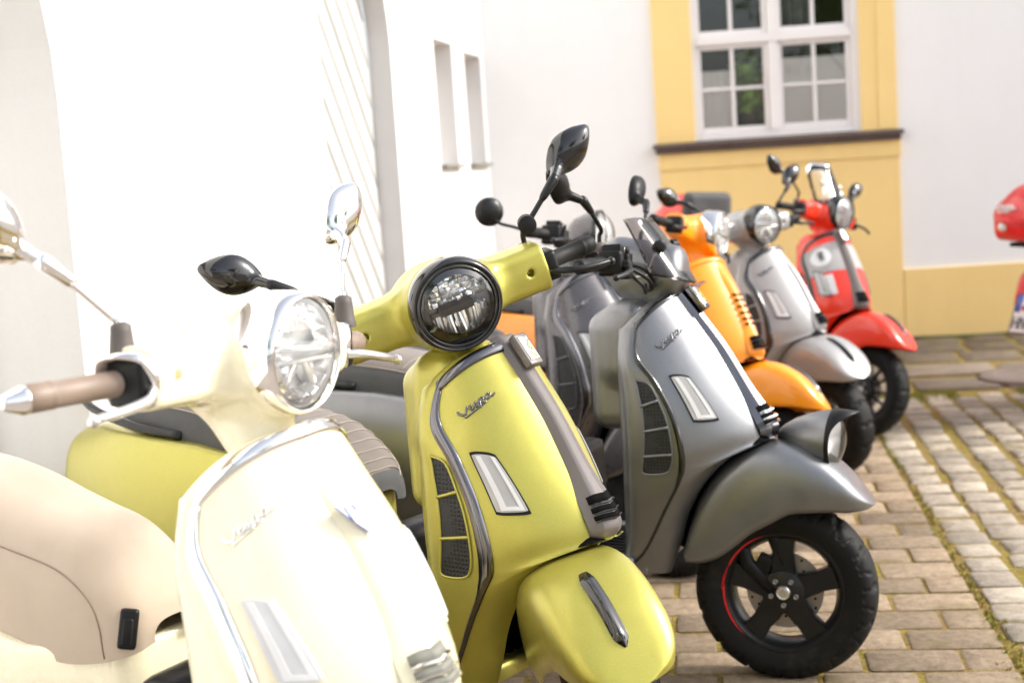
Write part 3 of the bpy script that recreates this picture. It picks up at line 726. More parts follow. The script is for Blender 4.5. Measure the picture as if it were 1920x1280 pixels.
def m_mirror(s, tall, sc):
    c, ax, n, b, e = mirror_frame(s, tall); rot = np.stack([ax, b, n], 1)
    def f(p):
        q = (p-c) @ rot; a = q[..., 0]; w = np.clip((a+.07*sc)/.14/sc, 0, 1)
        wid = .046*sc*(.62+.38*np.sin(np.pi*np.clip(w*.95+.08, 0, 1)))
        d = ell(np.stack([q[..., 0], q[..., 1]*.046*sc/wid, q[..., 2]], -1), (0, 0, -.010), (.074*sc, .046*sc, .040*sc))
        d = smax(d, -(q[..., 2]+.008), .006)
        return smin(d, rcone(p, e, c-ax*.04*sc+n*.004, .010, .014), .012)
    pts = np.array([c+ax*.09*sc, c-ax*.09*sc, c+b*.06*sc, c-b*.06*sc, c+n*.05, c-n*.03, e])
    return sdf_mesh('mirror_shell', f, pts.min(0)-.02, pts.max(0)+.02, .0038)
def m_mirror_glass(s, tall, sc):
    c, ax, n, b, e = mirror_frame(s, tall); mb = MB(); a = np.linspace(0, 2*np.pi, 36, endpoint=False)
    mb.V = [tuple(c-n*.0105+ax*.064*sc*math.cos(t)+b*.038*sc*math.sin(t)) for t in a]; mb.F = [tuple(range(36))]; return mb.me('mirror_glass', False)
def m_round_mirror(s, big=1.):
    mb = MB(); c = Vector((-.47, s*.40, 1.245)) if s > 0 else Vector((-.575, -.425, 1.205)); Mx = Matrix.Translation(c) @ Matrix.Rotation(R(-58), 4, 'Z') @ Matrix.Rotation(R(8), 4, 'Y')
    mb.lathe([(.020, .0), (.019, .02), (.012, .042), (.002, .050*big), (-.006, .050*big), (-.006, 0)], 36, Mx); return mb.me('mirror_shell')
def m_round_stem(s):
    mb = MB(); mb.tube(cr([(-.455, s*.388, 1.145), (-.45, s*.395, 1.175), (-.455, s*.398, 1.205), (-.462, s*.40, 1.245)] if s > 0 else [(-.455, -.388, 1.145), (-.49, -.40, 1.155), (-.545, -.415, 1.17), (-.572, -.424, 1.205)], 4), .0055, 8); mb.box((-.456, s*.388, 1.145), (.014, .012, .014), None, .004); return mb.me('mirror_stem')
# -- seat, rear body, floor
ST = {'tan': [(-.705, .640, .675, .045), (-.715, .630, .705, .075), (-.74, .622, .745, .098), (-.79, .612, .788, .120), (-.87, .604, .832, .136), (-.98, .606, .850, .145), (-1.08, .622, .866, .151), (-1.20, .645, .890, .155), (-1.35, .690, .905, .153), (-1.48, .73, .903, .142), (-1.58, .77, .885, .118), (-1.64, .785, .858, .080), (-1.66, .80, .83, .03)],
      'gts': [(-.690, .650, .680, .035), (-.700, .645, .715, .070), (-.73, .655, .757, .098), (-.79, .675, .800, .118), (-.87, .705, .836, .132), (-.98, .738, .855, .140), (-1.08, .755, .868, .146), (-1.20, .770, .890, .150), (-1.35, .780, .905, .150), (-1.48, .785, .903, .142), (-1.58, .788, .885, .118), (-1.64, .79, .858, .080), (-1.66, .80, .83, .03)]}
SV = 'gts'
def seat(t, a):
    x, zb, zt, w = cri(ST[SV], t); e = 2.6; c, s = math.cos(a), math.sin(a)
    y = w*math.copysign(abs(c)**(2/e), c); h = zt-zb; z = zb+h*abs(s)**(2/e)
    return np.array([x+.02*abs(s)**2*(1 if t > 6 else -.5)*0, y, z])
def m_seat():
    mb = MB(); mb.grid([[seat(t, a) for a in np.linspace(0, np.pi, 40)] for t in np.linspace(0, 12, 80)]); return mb.me('seat')
def m_seat_top():
    mb = MB(); mb.grid([[seat(t, a)+np.array([-.001, 0, .0022*min(1, math.sin((a-R(36))/R(108)*math.pi)*8)-.0004]) for a in np.linspace(R(36), R(144), 24)] for t in np.linspace(.7, 11, 60)]); return mb.me('seat_top')
def m_seat_seam():
    mb = MB()
    if SV == 'tan':
        c = cr([(11.5, R(146)), (8, R(142)), (6, R(139)), (4.6, R(138)), (3.6, R(142)), (3.0, R(150)), (2.7, R(163)), (2.65, R(179))], 8)
        for sg in (1, -1): mb.tube([seat(t, a)*np.array([1, sg*1.003, 1.0006]) for t, a in c], .0016, 5)
        return mb.me('seat_seam')
    for ang in (R(38), R(142)):
        mb.tube([seat(t, ang)*np.array([1, 1.004, 1.0008]) for t in np.linspace(1.2, 11, 60)], .0018, 5)
    return mb.me('seat_seam')
def m_seat_quilt():
    mb = MB()
    for t in list(np.linspace(1.3, 6.2, 11)):
        mb.tube([seat(t+.25*abs(a-np.pi/2), a)+np.array([.0008, 0, .0028]) for a in np.linspace(R(40), R(140), 16)], .0012, 5)
    return mb.me('seat_stitching')
def m_seat_latch():
    t, a = 1.5, R(156); P = seat(t, a); du = seat(t, a+.02)-seat(t, a-.02); dt = seat(t+.02, a)-seat(t-.02, a); du /= np.linalg.norm(du); n = np.cross(dt, du); n /= np.linalg.norm(n)
    if n[1] > 0: n = -n
    v = np.array([.32, 0, .95]); v -= n*(v@n); v /= np.linalg.norm(v); w = np.cross(n, v); rot = np.stack([v, w, n], 1)
    mb = MB(); mb.box(P+n*.002, (.036, .0165, .008), rot, .007); mb.box(P+n*.009-v*.004, (.024, .009, .004), rot, .004); return mb.me('seat_latch')
def sdf_rear(p, tan=False):
    q = p.copy(); q[..., 1] = np.abs(q[..., 1])
    core = rbox(p, (-1.12, 0, .56), (.385, .105, .17), .06); tail = rbox(p, (-1.62, 0, .655), (.24, .165, .125), .09)
    cowl = ell(q, (-1.36, .098 if not tan else .075, .575), (.54, .140 if not tan else .125, .275)); cowl = smax(cowl, -(p[..., 2]-.365)+.10*(p[..., 0]+1.24), .03)
    d = smin(core, tail, .06); d = smin(d, cowl, .05)
    # crease along the cowl
    d = smax(d, -rbox(q, (-1.33, .245, .47), (.42, .022, .004), .003, None), .004)
    top = np.interp(p[..., 0], [-1.5, -1.2, -1.0, -.85, -.70], [.80, .785, .76, .715, .665]) if not tan else np.interp(p[..., 0], [-1.6, -1.35, -1.2, -.98, -.70], [.80, .70, .655, .625, .64])
    return smax(d, p[..., 2]-top, .012)
def m_rear(tan): return sdf_mesh('rear_body', lambda p: sdf_rear(p, tan), (-1.98, -.28, .26), (-.62, .28, .83), .011, 4)
def m_floor():
    mb = MB(); mb.box((-.56, 0, .285), (.21, .155, .022), None, .012); mb.box((-.60, .17, .30), (.22, .022, .03), None, .01); mb.box((-.60, -.17, .30), (.22, .022, .03), None, .01); return mb.me('floorboard')
def m_mat():
    mb = MB()
    for k in range(9): mb.box((-.55, -.12+.03*k, .309), (.17, .008, .004), None, .002)
    return mb.me('floor_mat')
def m_engine():
    mb = MB(); mb.box((-1.22, .10, .30), (.26, .07, .09), None, .03); mb.tube([(-1.1, -.15, .27), (-1.3, -.17, .28), (-1.62, -.17, .33)], [.045, .062, .055], 16); mb.box((-1.0, 0, .33), (.22, .12, .07), None, .03)
    mb.box((-.62, 0, .45), (.05, .12, .16), None, .03); return mb.me('engine_block')
def m_shockless(): 
    mb = MB(); mb.tube([(-1.55, 0, .5), (-1.70, 0, .38)], [.03, .02], 8); return mb.me('number_plate_bracket')
def m_taillight():
    mb = MB(); mb.lathe([(-.035, .0), (-.034, .03), (-.022, .055), (0, .066)], 28, Matrix.Translation((-1.850, 0, .665)) @ Matrix.Scale(.8, 4, (0, 0, 1))); return mb.me('tail_light')
def m_rail():
    mb = MB(); P = cr([(-1.28, .15, .80), (-1.45, .165, .815), (-1.66, .15, .845), (-1.82, .07, .865), (-1.82, -.07, .865), (-1.66, -.15, .845), (-1.45, -.165, .815), (-1.28, -.15, .80)], 6); mb.tube(P, .012, 10); return mb.me('grab_rail')
def m_stand():
    mb = MB(); mb.tube([(-.82, -.10, .22), (-.86, -.14, -.02), (-.90, -.16, -.03)], .012, 8); mb.tube([(-.82, .10, .22), (-.86, .14, -.02), (-.90, .16, -.03)], .012, 8); return mb.me('centre_stand')
def m_plate(): 
    mb = MB(); mb.box((0, 0, 0), (.003, .09, .10), None, .002); return mb.me('number_plate')
GROUP = 'scooters parked side by side in the courtyard'
def build_scooter(label, pose, st, paint_, trim='darkchrome', bezel='black', strip='strip', grip='rubber', seat_='greyseat', mirrors='gts', mir_mat='gloss',
                  stem_mat='satin', lever='satin', head='gts', spokes=5, letter='darkchrome', louver='gloss', bars=2, tall=False, mesh_='mesh', quilt=True, latch=False, badge='enamel', skip=(), lens_border=True, front=True, tw=.085, body='gts', glove=True, rsides=(-1, 1), bezel_mat=None, ind=('black', 'lens', 'led'), slot='pit'):
    X, Y, yaw, lean, sc = pose; ind_ = ind
    root = empty('scooter'); tag(root, label, 'scooter', GROUP)
    root.matrix_world = Matrix.Translation((X, Y, GZ)) @ Matrix.Rotation(R(yaw), 4, 'Z') @ Matrix.Rotation(R(lean), 4, 'X') @ Matrix.Scale(sc, 4)
    UP = Matrix.Translation((0, 0, -GZ)); SM = UP @ steerM(st)
    def part(name, key, fn, mat, parent=None, steer=False):
        return ob(name, cached(key, fn), mat, parent or root, SM if steer else UP)
    sub = lambda name, key, fn, mat, p: ob(name, cached(key, fn), mat, p)
    # body
    sh = part('leg_shield', 'sh', m_shield, paint_); bk = part('inner_shield', 'bk', m_shield_back, paint_); part('wheel_well', 'ww', m_wheel_well, 'pit')
    sub('edge_trim', 'trim%.3f' % tw, lambda: m_trim(tw), trim, sh); sub('lettering', 'let', m_lettering, letter, sh)
    if glove: part('glovebox', 'glv', m_glove, paint_)
    for s in (0, 1):
        w = (lambda f: f) if s == 0 else None
        ind = part('indicator', 'ind%d' % s, lambda s=s: (flip_y(m_ind('frame')) if s == 0 else m_ind('frame')).me('indicator', True, 40), ind_[0])
        sub('indicator_lens', 'indl%d' % s, lambda s=s: (flip_y(m_ind('lens')) if s == 0 else m_ind('lens')).me('indicator_lens', True, 40), ind_[1], ind)
        sub('led_strip', 'inds%d' % s, lambda s=s: (flip_y(m_ind('strip')) if s == 0 else m_ind('strip')).me('led_strip', True, 40), ind_[2], ind)
        def gm(i, s=s):
            x = m_grille(bars)[i]; return (flip_y(x) if s == 0 else x).me(['side_grille', 'grille_frame'][i])
        if bars < 2: continue
        gr = part('side_grille', 'gr%d%d' % (s, bars), lambda: gm(0), mesh_); sub('grille_frame', 'grf%d%d' % (s, bars), lambda: gm(1), paint_, gr)
    if strip == 'flush':
        hc = part('horn_cover', 'fstrip', m_flush_strip, paint_)
    else:
        hc = part('horn_cover', 'strip', m_strip, strip)
    for k, t in enumerate((4.70, 5.30, 5.95) if strip != 'flush' else (5.2, 5.75, 6.3)):
        lo = sub('louver', 'lv%d' % k, lambda t=t: louver_bar(t, t+.15, False).me('louver', True, 35), louver, hc)
        sub('louver_slot', 'ls%d' % k, lambda t=t: louver_bar(t-.34, t, True).me('louver_slot'), slot, hc)
    if badge == 'enamel':
        P, T, N, Yv = m_badge()
        sub('badge_frame', 'bdf', lambda: oriented_box(P, T, N, Yv, (.040, .021, .010), (0, 0, .012), .004).me('badge_frame'), strip, hc)
        sub('badge', 'bd', lambda: oriented_box(P, T, N, Yv, (.030, .014, .003), (0, 0, .0225), .002).me('badge'), 'chrome', hc)
        def em():
            rot = np.stack([T, Yv, N], 1); mb = MB(); mb.tube([P+rot @ np.array(v) for v in cr([(-.018, .009, .0258), (-.004, -.002, .0258), (.004, .006, .0258), (.014, -.004, .0258), (.022, .008, .0258)], 4)], .0022, 6); return mb.me('emblem')
        sub('emblem', 'em', em, 'lime', hc)
    # steered front
    fe = part('front_fender', 'fen', m_fender, paint_, None, True)
    if front != 'lamp': sub('fender_crest', 'fst', m_fender_strip, 'gloss', fe)
    wh = part('front_wheel', 'tyre', m_tyre, 'tyre', None, True)
    sub('rim', 'rim%d' % spokes, lambda: m_rim(spokes), 'satin', wh); sub('brake_disc', 'disc', m_disc, 'steel', wh); sub('disc_hole', 'dhole', m_disc_holes, 'pit', wh)['kind'] = 'stuff'
    sub('axle_nut', 'nut', m_nut, 'alu', wh)
    for k in range(5): sub('bolt', 'bolt%d' % k, lambda k=k: m_bolt(k), 'steel', wh)
    if front in ('lamp', 'stripe'): sub('rim_stripe', 'stripe', m_stripe, 'redtrim', wh)
    part('brake_caliper', 'cal', m_caliper, 'gold' if front == 'stripe' else 'black', None, True); part('fork_arm', 'arm', m_arm, 'black' if front != 'bright' else 'alu', None, True)
    if head == 'gts':
        hs = part('headset', 'hs'+bezel, lambda: m_headset(bezel == 'black'), paint_, None, True)
        global HM
        HM = HM0 @ Matrix.Scale(1.09 if bezel == 'black' else 1., 4)
        hl = part('headlight', 'hb_'+bezel, lambda: m_bezel(bezel), bezel_mat or ('chrome' if bezel == 'chrome' else 'gloss'), None, True)
        kk = 1.11 if bezel == 'chrome' else 1.; sub('headlight_lens', 'hlens%s' % bezel, lambda: m_lens(kk), 'clear', hl); sub('reflector_bowl', 'bowl%s' % bezel, lambda: m_bowl(kk), 'silver', hl)
        kind = 'gts' if bezel == 'black' else 'v'
        sub('reflector_facet', 'fac_'+kind, lambda: m_facets(kind), 'facet', hl)
        if kind == 'gts':
            sub('light_bar', 'mbar', m_midbar, 'boot', hl)
            if lens_border: sub('lens_border', 'lbor', m_lens_rim, 'gloss', hl)
    else:
        build_bar_head(root, part, sub, paint_, head == 'bar')
    for s in (-1, 1):
        gp_ = part('grip', 'grip%d%s' % (s, grip), lambda s=s: m_grip(s, .172 if grip == 'tangrip' else .15), grip, None, True)
        if grip == 'tangrip': sub('bar_end', 'bend%d' % s, lambda s=s: MB().tube([(-.4555, s*.400, 1.1415), (-.4565, s*.412, 1.1415), (-.458, s*.414, 1.1414), (-.461, s*.440, 1.141), (-.4615, s*.444, 1.141)], [.0205, .0205, .019, .011, .004], 18).me('bar_end'), 'chrome', gp_)
        sw = part('switch_housing', 'sw%d' % s, lambda s=s: m_switch(s), 'black', None, True)
        if lever == 'alu': sub('switch_cuff', 'swc%d' % s, lambda s=s: m_switch_cuff(s), 'chrome', sw)
        part('brake_lever', 'lev%d' % s, lambda s=s: m_lever(s), lever, None, True)
        if mirrors in ('gts', 'tall', 'bar'):
            tl = mirrors == 'tall'
            mi = part('mirror', 'mir%d%s' % (s, mirrors), lambda s=s: m_mirror(s, tl, 1. if not tl else 1.05), mir_mat, None, True)
            sub('mirror_glass', 'mig%d%s' % (s, mirrors), lambda s=s: m_mirror_glass(s, tl, 1. if not tl else 1.05), 'chrome', mi)
            sub('mirror_stem', 'mis%d%s' % (s, mirrors), lambda s=s: m_stem(s, tl), stem_mat, mi)
            sub('mirror_boot', 'mib%d%s' % (s, mirrors), lambda s=s: m_boot(s, tl), 'boot', mi)
        elif mirrors == 'round' and s in rsides:
            mi = part('mirror', 'rm%d' % s, lambda s=s: m_round_mirror(s), mir_mat, None, True); sub('mirror_stem', 'rms%d' % s, lambda s=s: m_round_stem(s), stem_mat, mi)
    # rear
    if 'rear' not in skip:
        global SV
        SV = body
        rb = part('rear_body', 'rear'+body, lambda: m_rear(body == 'tan'), paint_)
        se = part('seat', 'seat'+body, m_seat, 'darkseat' if seat_ == 'greyseat' else seat_)
        if seat_ == 'greyseat': sub('seat_top', 'seattop', m_seat_top, seat_, se)
        sub('seat_seam', 'seam'+body, m_seat_seam, 'stitch' if seat_ != 'tanseat' else 'tanseam', se)
        if quilt: sub('seat_stitching', 'quilt', m_seat_quilt, 'stitch', se)
        if latch: sub('seat_latch', 'latch', m_seat_latch, 'black', se)
        part('tail_light', 'tl', m_taillight, 'redlens'); part('grab_rail', 'rail', m_rail, 'satin')
        fl = part('floorboard', 'floor', m_floor, paint_); sub('floor_mat', 'mat', m_mat, 'black', fl)
        part('engine_block', 'eng', m_engine, 'black'); part('centre_stand', 'stand', m_stand, 'satin')
        rw = ob('rear_wheel', MC['tyre'], 'tyre', root, UP @ Matrix.Translation((-1.47, 0, 0))); ob('rim', MC['rim%d' % spokes], 'satin', rw)
    return root, SM, part, sub
def build_bar_head(root, part, sub, paint_, screen):
    hs = part('headset', 'hsb', m_headset_b, paint_, None, True) if screen else part('headset', 'hsc', lambda: sdf_mesh('headset', lambda p: rcone(p, (-.415, 0, 1.10), (-.355, 0, 1.02), .05, .066), (-.5, -.1, .93), (-.25, .1, 1.17), .006), paint_, None, True)
    if not screen:
        A = Matrix.Translation((-.295, 0, 1.175))
        hl = part('headlight', 'rl', lambda: MB().lathe([(-.125, .003), (-.122, .022), (-.11, .045), (-.085, .067), (-.05, .082), (-.012, .088), (.0, .089)], 40, A).me('headlight'), paint_, None, True)
        sub('headlight_bezel', 'rlb', lambda: MB().lathe([(-.014, .0885), (-.012, .092), (.006, .092), (.009, .086), (.002, .082)], 40, A).me('headlight_bezel'), 'gloss', hl)
        sub('headlight_lens', 'rll', lambda: MB().lathe([(.050*(1-(r/.084)**2)**.7+.004, r) for r in np.linspace(.0005, .084, 14)], 40, A).me('headlight_lens'), 'clear', hl)
        sub('reflector_bowl', 'rlw', lambda: MB().lathe([(-.05, .003), (-.045, .03), (-.025, .06), (.002, .083)], 40, A).me('reflector_bowl'), 'silver', hl)
    def bar():
        mb = MB(); mb.tube(cr([(-.455, -.39, 1.142), (-.41, -.24, 1.148), (-.40, -.10, 1.135), (-.40, .10, 1.135), (-.41, .24, 1.148), (-.455, .39, 1.142)], 6), .0125, 12); return mb.me('handlebar')
    part('handlebar', 'bar', bar, 'satin', None, True)
    for s in (-1, 1):
        def res(s=s):
            mb = MB(); mb.box((-.40, s*.215, 1.178), (.026, .034, .016), Matrix.Rotation(R(8*s), 3, 'X'), .005); mb.box((-.385, s*.19, 1.15), (.022, .026, .02), None, .006)
            mb.tube(cr([(-.375, s*.18, 1.145), (-.345, s*.12, 1.125), (-.33, s*.09, 1.09), (-.36, s*.05, 1.05)], 6), .006, 8)
            mb.tube(cr([(-.375, s*.22, 1.14), (-.325, s*.17, 1.10), (-.33, s*.10, 1.07), (-.37, s*.05, 1.06)], 6), .0055, 8)
            mb.tube(cr([(-.385, s*.21, 1.135), (-.33, s*.21, 1.085), (-.335, s*.15, 1.06), (-.35, s*.09, 1.08)], 6), .005, 8)
            mb.lathe([(-.006, 0), (-.006, .011), (.006, .011), (.006, 0)], 14, Matrix.Translation((-.372, s*.20, 1.178))); mb.box((-.372, s*.235, 1.128), (.022, .022, .026), None, .007); return mb.me('brake_reservoir')
        r = part('brake_reservoir', 'resv%d' % s, res, 'black', None, True)
        sub('reservoir_window', 'resw%d' % s, lambda s=s: MB().lathe([(0, 0), (0, .009), (-.006, .0095)], 14, Matrix.Translation((-.3735, s*.205, 1.179))).me('reservoir_window'), 'lens', r)
    if not screen: return
    def scr():
        mb = MB(); G = []
        for z in np.linspace(0, 1, 16):
            row = []
            for a in np.linspace(-1, 1, 21):
                w = .118-.030*z*z; x = -.228-.105*z-.02*z*z-.10*abs(a)**2.4*(1-.45*z); top = .185*(1-.16*abs(a)**2.6); row.append((x, w*math.sin(a*1.35)/math.sin(1.35), 1.088+.02*abs(a)**2-.012*(1-abs(a))+z*top))
            G.append(row)
        mb.grid(G); m = mb.me('flyscreen'); bm = bmesh.new(); bm.from_mesh(m); bmesh.ops.solidify(bm, geom=bm.faces[:], thickness=.003); bm.to_mesh(m); bm.free(); return m
    sc = part('flyscreen', 'scr', scr, 'smoke', None, True)
    for s in (-1, 1):
        sub('screen_knob', 'scn%d' % s, lambda s=s: MB().lathe([(-.014, .0), (-.014, .016), (.004, .018), (.008, .012), (.010, .011), (.011, 0)], 20, Matrix.Translation((-.305, s*.090, 1.185)) @ Matrix.Rotation(R(s*55), 4, 'Z')).me('screen_knob', True, 30), 'black', sc)
        sub('screen_stay', 'sst%d' % s, lambda s=s: MB().tube([(-.42, s*.10, 1.10), (-.34, s*.105, 1.105), (-.315, s*.095, 1.17)], .0045, 8).me('screen_stay'), 'alu', sc)
def lamp_on_fender(part, sub):
    A = Matrix.Translation((.143, -.004, .634)) @ Matrix.Rotation(R(-9), 4, 'Z') @ Matrix.Rotation(R(4), 4, 'Y') @ Matrix.Scale(1.06, 4)
    fl = part('fender_lamp', 'flamp', lambda: MB().lathe([(-.150, .002), (-.146, .014), (-.13, .030), (-.10, .050), (-.06, .067), (-.02, .078), (.0, .081)], 44, A).me('fender_lamp'), 'slate', None, True)
    def hood():
        mb = MB(); G = []
        for a in np.linspace(-np.pi, np.pi, 57):
            pk = max(0, math.cos(a))**3; row = []
            for x, r in ((-.004, .0815), (.0, .0835), (.008+.055*pk, .0830), (.0085+.055*pk, .0805), (.000, .076)): row.append(A @ Vector((x, r*math.sin(a), r*math.cos(a)*(1 if x < .03 else .97))))
            G.append(row)
        mb.grid(G); return mb.me('lamp_hood')
    sub('lamp_hood', 'hood', hood, 'black', fl)
    sub('lamp_lens', 'flens', lambda: MB().lathe([(.026*(1-(r/.077)**2)+.004, r) for r in np.linspace(.0005, .077, 12)], 40, A).me('lamp_lens'), 'clear', fl)
    sub('reflector_bowl', 'fbowl', lambda: MB().lathe([(-.06, .004), (-.05, .03), (-.03, .055), (-.002, .0765)], 40, A).me('reflector_bowl'), 'silver', fl)
# ------------------------------------------------------------------ THE SETTING
def plane_pt(P0, d, s, z): return (P0[0]+d[0]*s, P0[1]+d[1]*s, z)
def holed_wall(outer, holes, f, reveal, rf):
    """outer/holes polygons in (s,z); f(s,z,depth)"""
    bm = bmesh.new()
    def loop(poly):
        vs = [bm.verts.new(f(s, z, 0)) for s, z in poly]; return [bm.edges.new((vs[i], vs[(i+1) % len(vs)])) for i in range(len(vs))], vs
    es, _ = loop(outer); hv = []
    for h in holes: e, v = loop(h); es += e; hv.append((h, v))
    bmesh.ops.triangle_fill(bm, edges=es, use_beauty=True)
    for (h, v), dp in zip(hv, reveal):
        w = [bm.verts.new(f(s, z, dp)) for s, z in h]
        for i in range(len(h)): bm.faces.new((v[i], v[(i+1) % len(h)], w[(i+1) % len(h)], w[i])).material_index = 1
    bm.normal_update(); m = bpy.data.meshes.new('wall'); bm.to_mesh(m); bm.free(); return m
KX, KY = -.08, 10.5
LD = np.array([-.1819, -.98331]); LN = np.array([.98331, -.1819])      # along the left wall towards the camera / its outward normal
def LW(s, z, d=0): return (KX+LD[0]*s-LN[0]*d, KY+LD[1]*s-LN[1]*d, z)
FD = np.array([.99875, -.04994]); FN = np.array([-.04994, -.99875])
def FW(x, z, d=0): t = x; return (t-FN[0]*0, 10.5-.05*t-(-.99875)*d*1.0, z) if True else None
def arch(s0, s1, zs, rise, n=24):
    c, r = (s0+s1)/2, (s1-s0)/2
    return [(s0, 0.0), (s1, 0.0)]+[(c+r*math.cos(a), zs+rise*math.sin(a)) for a in np.linspace(0, np.pi, n)]
def build_buildings():
    b = empty('white_building', (-1.2, 7, 0)); tag(b, 'white plastered building with plank gate, slit windows and a yellow framed window', 'building')
    inv = Matrix.Translation((1.2, -7, 0))
    P = lambda n, me, mat, p=None, k=None: ob(n, me, mat, p or b, inv if p is None else None)
    A1 = arch(2.64, 3.94, 2.1, .65); A2 = arch(6.465, 8.8, 1.72, 1.0)
    N1 = [(1.055, 1.475), (1.59, 1.475), (1.59, 2.258), (1.055, 2.258)]; N2 = [(.10, 1.475), (.69, 1.475), (.69, 2.235), (.10, 2.235)]
    # bevelled reveal of the slits
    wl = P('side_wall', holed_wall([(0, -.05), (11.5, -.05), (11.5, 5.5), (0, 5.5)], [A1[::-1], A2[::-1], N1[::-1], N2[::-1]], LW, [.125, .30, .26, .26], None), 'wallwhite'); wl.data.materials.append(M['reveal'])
    def plate(poly, d, name, mat, par=None):
        mb = MB(); mb.V = [LW(s, z, d) for s, z in poly]; mb.F = [tuple(range(len(poly)))]; return P(name, mb.me(name, False), mat, par)
    plate([(6.36, -.05), (8.9, -.05), (8.9, 3), (6.36, 3)], .31, 'blind_arch', 'wallwhite')
    for h in (N1, N2):
        w = P('slit_window', (lambda mb: mb.me('slit_window', False))(MB().add([LW(s, z, .255) for s, z in h], [(0, 1, 2, 3)])), 'wallwhite')
        s0, s1 = h[0][0], h[1][0]; mb = MB()
        c = np.array(LW((s0+s1)/2, 1.466, .0)); rot = np.stack([np.array([LD[0], LD[1], 0]), np.array([LN[0], LN[1], 0]), np.array([0, 0, 1.])], 1)
        mb.box(c, ((s1-s0)/2+.01, .045, .012), rot, .003); P('slit_sill', mb.me('slit_sill'), 'zinc_and_shade', w)
    # gate: two leaves of planks
    gate = empty('plank_gate', (0, 0, 0)); tag(gate, 'white arched gate of painted diagonal planks with brass knob', 'gate')
    gmb = MB(); gmb.V = [LW(s, z, .16) for s, z in A1]; gmb.F = [tuple(range(len(A1)))]; ob('gap_shade_backing', gmb.me('gap_shade_backing', False), 'zinc_and_shade', gate)  # sheet coloured dark to paint the shade in the gaps between planks
    def clip(poly, a, b, c):       # keep a*s+b*z<=c
        out = []
        for i in range(len(poly)):
            p, q = poly[i], poly[(i+1) % len(poly)]; dp, dq = a*p[0]+b*p[1]-c, a*q[0]+b*q[1]-c
            if dp <= 0: out.append(p)
            if dp*dq < 0: t = dp/(dp-dq); out.append((p[0]+(q[0]-p[0])*t, p[1]+(q[1]-p[1])*t))
        return out
    def planks(leaf, n, k0, k1, w):
        for k in range(k0, k1):
            p = clip(leaf, n[0], n[1], (k+1)*w-.010); p = clip(p, -n[0], -n[1], -k*w-.010) if len(p) > 2 else p
            if len(p) < 3: continue
            mb = MB(); mb.prism(p, .152, .127+random.uniform(-.001, .001), lambda s, z, c: LW(s, z, c), bev=.014); ob('plank', mb.me('plank', False), 'doorpaint', gate)
    inner = [(3.29+(s-3.29)*.992, z*.995) for s, z in A1]
    r2 = math.sqrt(.5); planks(inner, (-r2, r2), -40, 10, .150)
    kn = empty('brass_door_knob'); 
    mb = MB(); c = Vector(LW(3.42, 1.295, .127)); rot = Matrix(((LN[0], -LN[1], 0), (LN[1], LN[0], 0), (0, 0, 1))).to_4x4()
    mb.lathe([(0, .034), (.008, .034), (.012, .016), (.05, .014), (.055, .03), (.075, .04), (.095, .032), (.10, 0)], 28, Matrix.Translation(c) @ rot)
    bpy.data.objects.remove(kn); k = ob('door_knob', mb.me('door_knob'), 'brass', gate)
    mb = MB(); mb.box(Vector(LW(3.43, 1.27, .124)), (.004, .022, .05), rot, .003); mb.box(Vector(LW(3.425, 1.19, .11)), (.004, .004, .035), rot, .002); ob('lock_plate', mb.me('lock_plate'), 'brass', k)
    # end wall with the yellow framed window
    wo = [(1.43, 1.53), (2.60, 1.53), (2.60, 3.6), (1.43, 3.6)]
    P('end_wall', holed_wall([(-.6, -.05), (9, -.05), (9, 5.5), (-.6, 5.5)], [wo], FW, [.16], None), 'wallwhite').data.materials.append(M['wallyellow'])
    def fbox(name, x0, x1, z0, z1, d0, d1, mat, par=None, bev=.004):
        mb = MB(); rot = np.stack([np.array([1, -.05, 0])/1.00125, np.array([.05, 1, 0])/1.00125, np.array([0, 0, 1.])], 1)
        mb.box(FW((x0+x1)/2, (z0+z1)/2, (d0+d1)/2), ((x1-x0)/2, abs(d1-d0)/2, (z1-z0)/2), rot, bev); o = P(name, mb.me(name, False), mat, par)
        if par: o.matrix_parent_inverse = Matrix.Identity(4)
        return o
    fbox('yellow_plinth', -.12, 1.158, -.05, .515, -.022, .05, 'wallyellow'); fbox('yellow_plinth', 2.884, 9, -.05, .515, -.022, .05, 'wallyellow')
    fbox('yellow_apron', 1.16, 2.882, -.05, 1.338, -.026, .05, 'wallyellow'); fbox('yellow_apron', 1.152, 2.89, 1.339, 1.456, -.038, .05, 'wallyellow')
    fbox('window_surround', 1.146, 1.425, 1.532, 4.2, -.022, .05, 'wallyellow'); fbox('window_surround', 2.62, 2.868, 1.532, 4.2, -.022, .05, 'wallyellow'); fbox('window_surround', 2.74, 2.872, 1.534, 4.2, -.030, -.0225, 'wallyellow')
    sl = fbox('window_sill', 1.112, 2.905, 1.495, 1.530, -.10, .06, 'sillstone', None, .012); fbox('sill_moulding', 1.13, 2.89, 1.457, 1.494, -.075, .05, 'sillstone', None, .014)
    win = empty('window', (0, 0, 0), b); win.matrix_basis = inv
    W = lambda n, *a, **k: fbox(n, *a, par=win, **k)
    Fm = 'framewhite'
    W('window_frame', 1.404, 1.462, 1.535, 3.5, .0, .07, Fm); W('window_frame', 2.562, 2.618, 1.535, 3.5, .0, .07, Fm); W('window_frame', 1.463, 2.561, 1.535, 1.583, .0, .07, Fm)
    W('transom', 1.463, 2.561, 2.212, 2.272, -.012, .07, Fm); W('mullion', 1.972, 2.044, 1.584, 2.211, -.008, .07, Fm); W('mullion', 1.972, 2.044, 2.273, 3.5, -.008, .07, Fm)
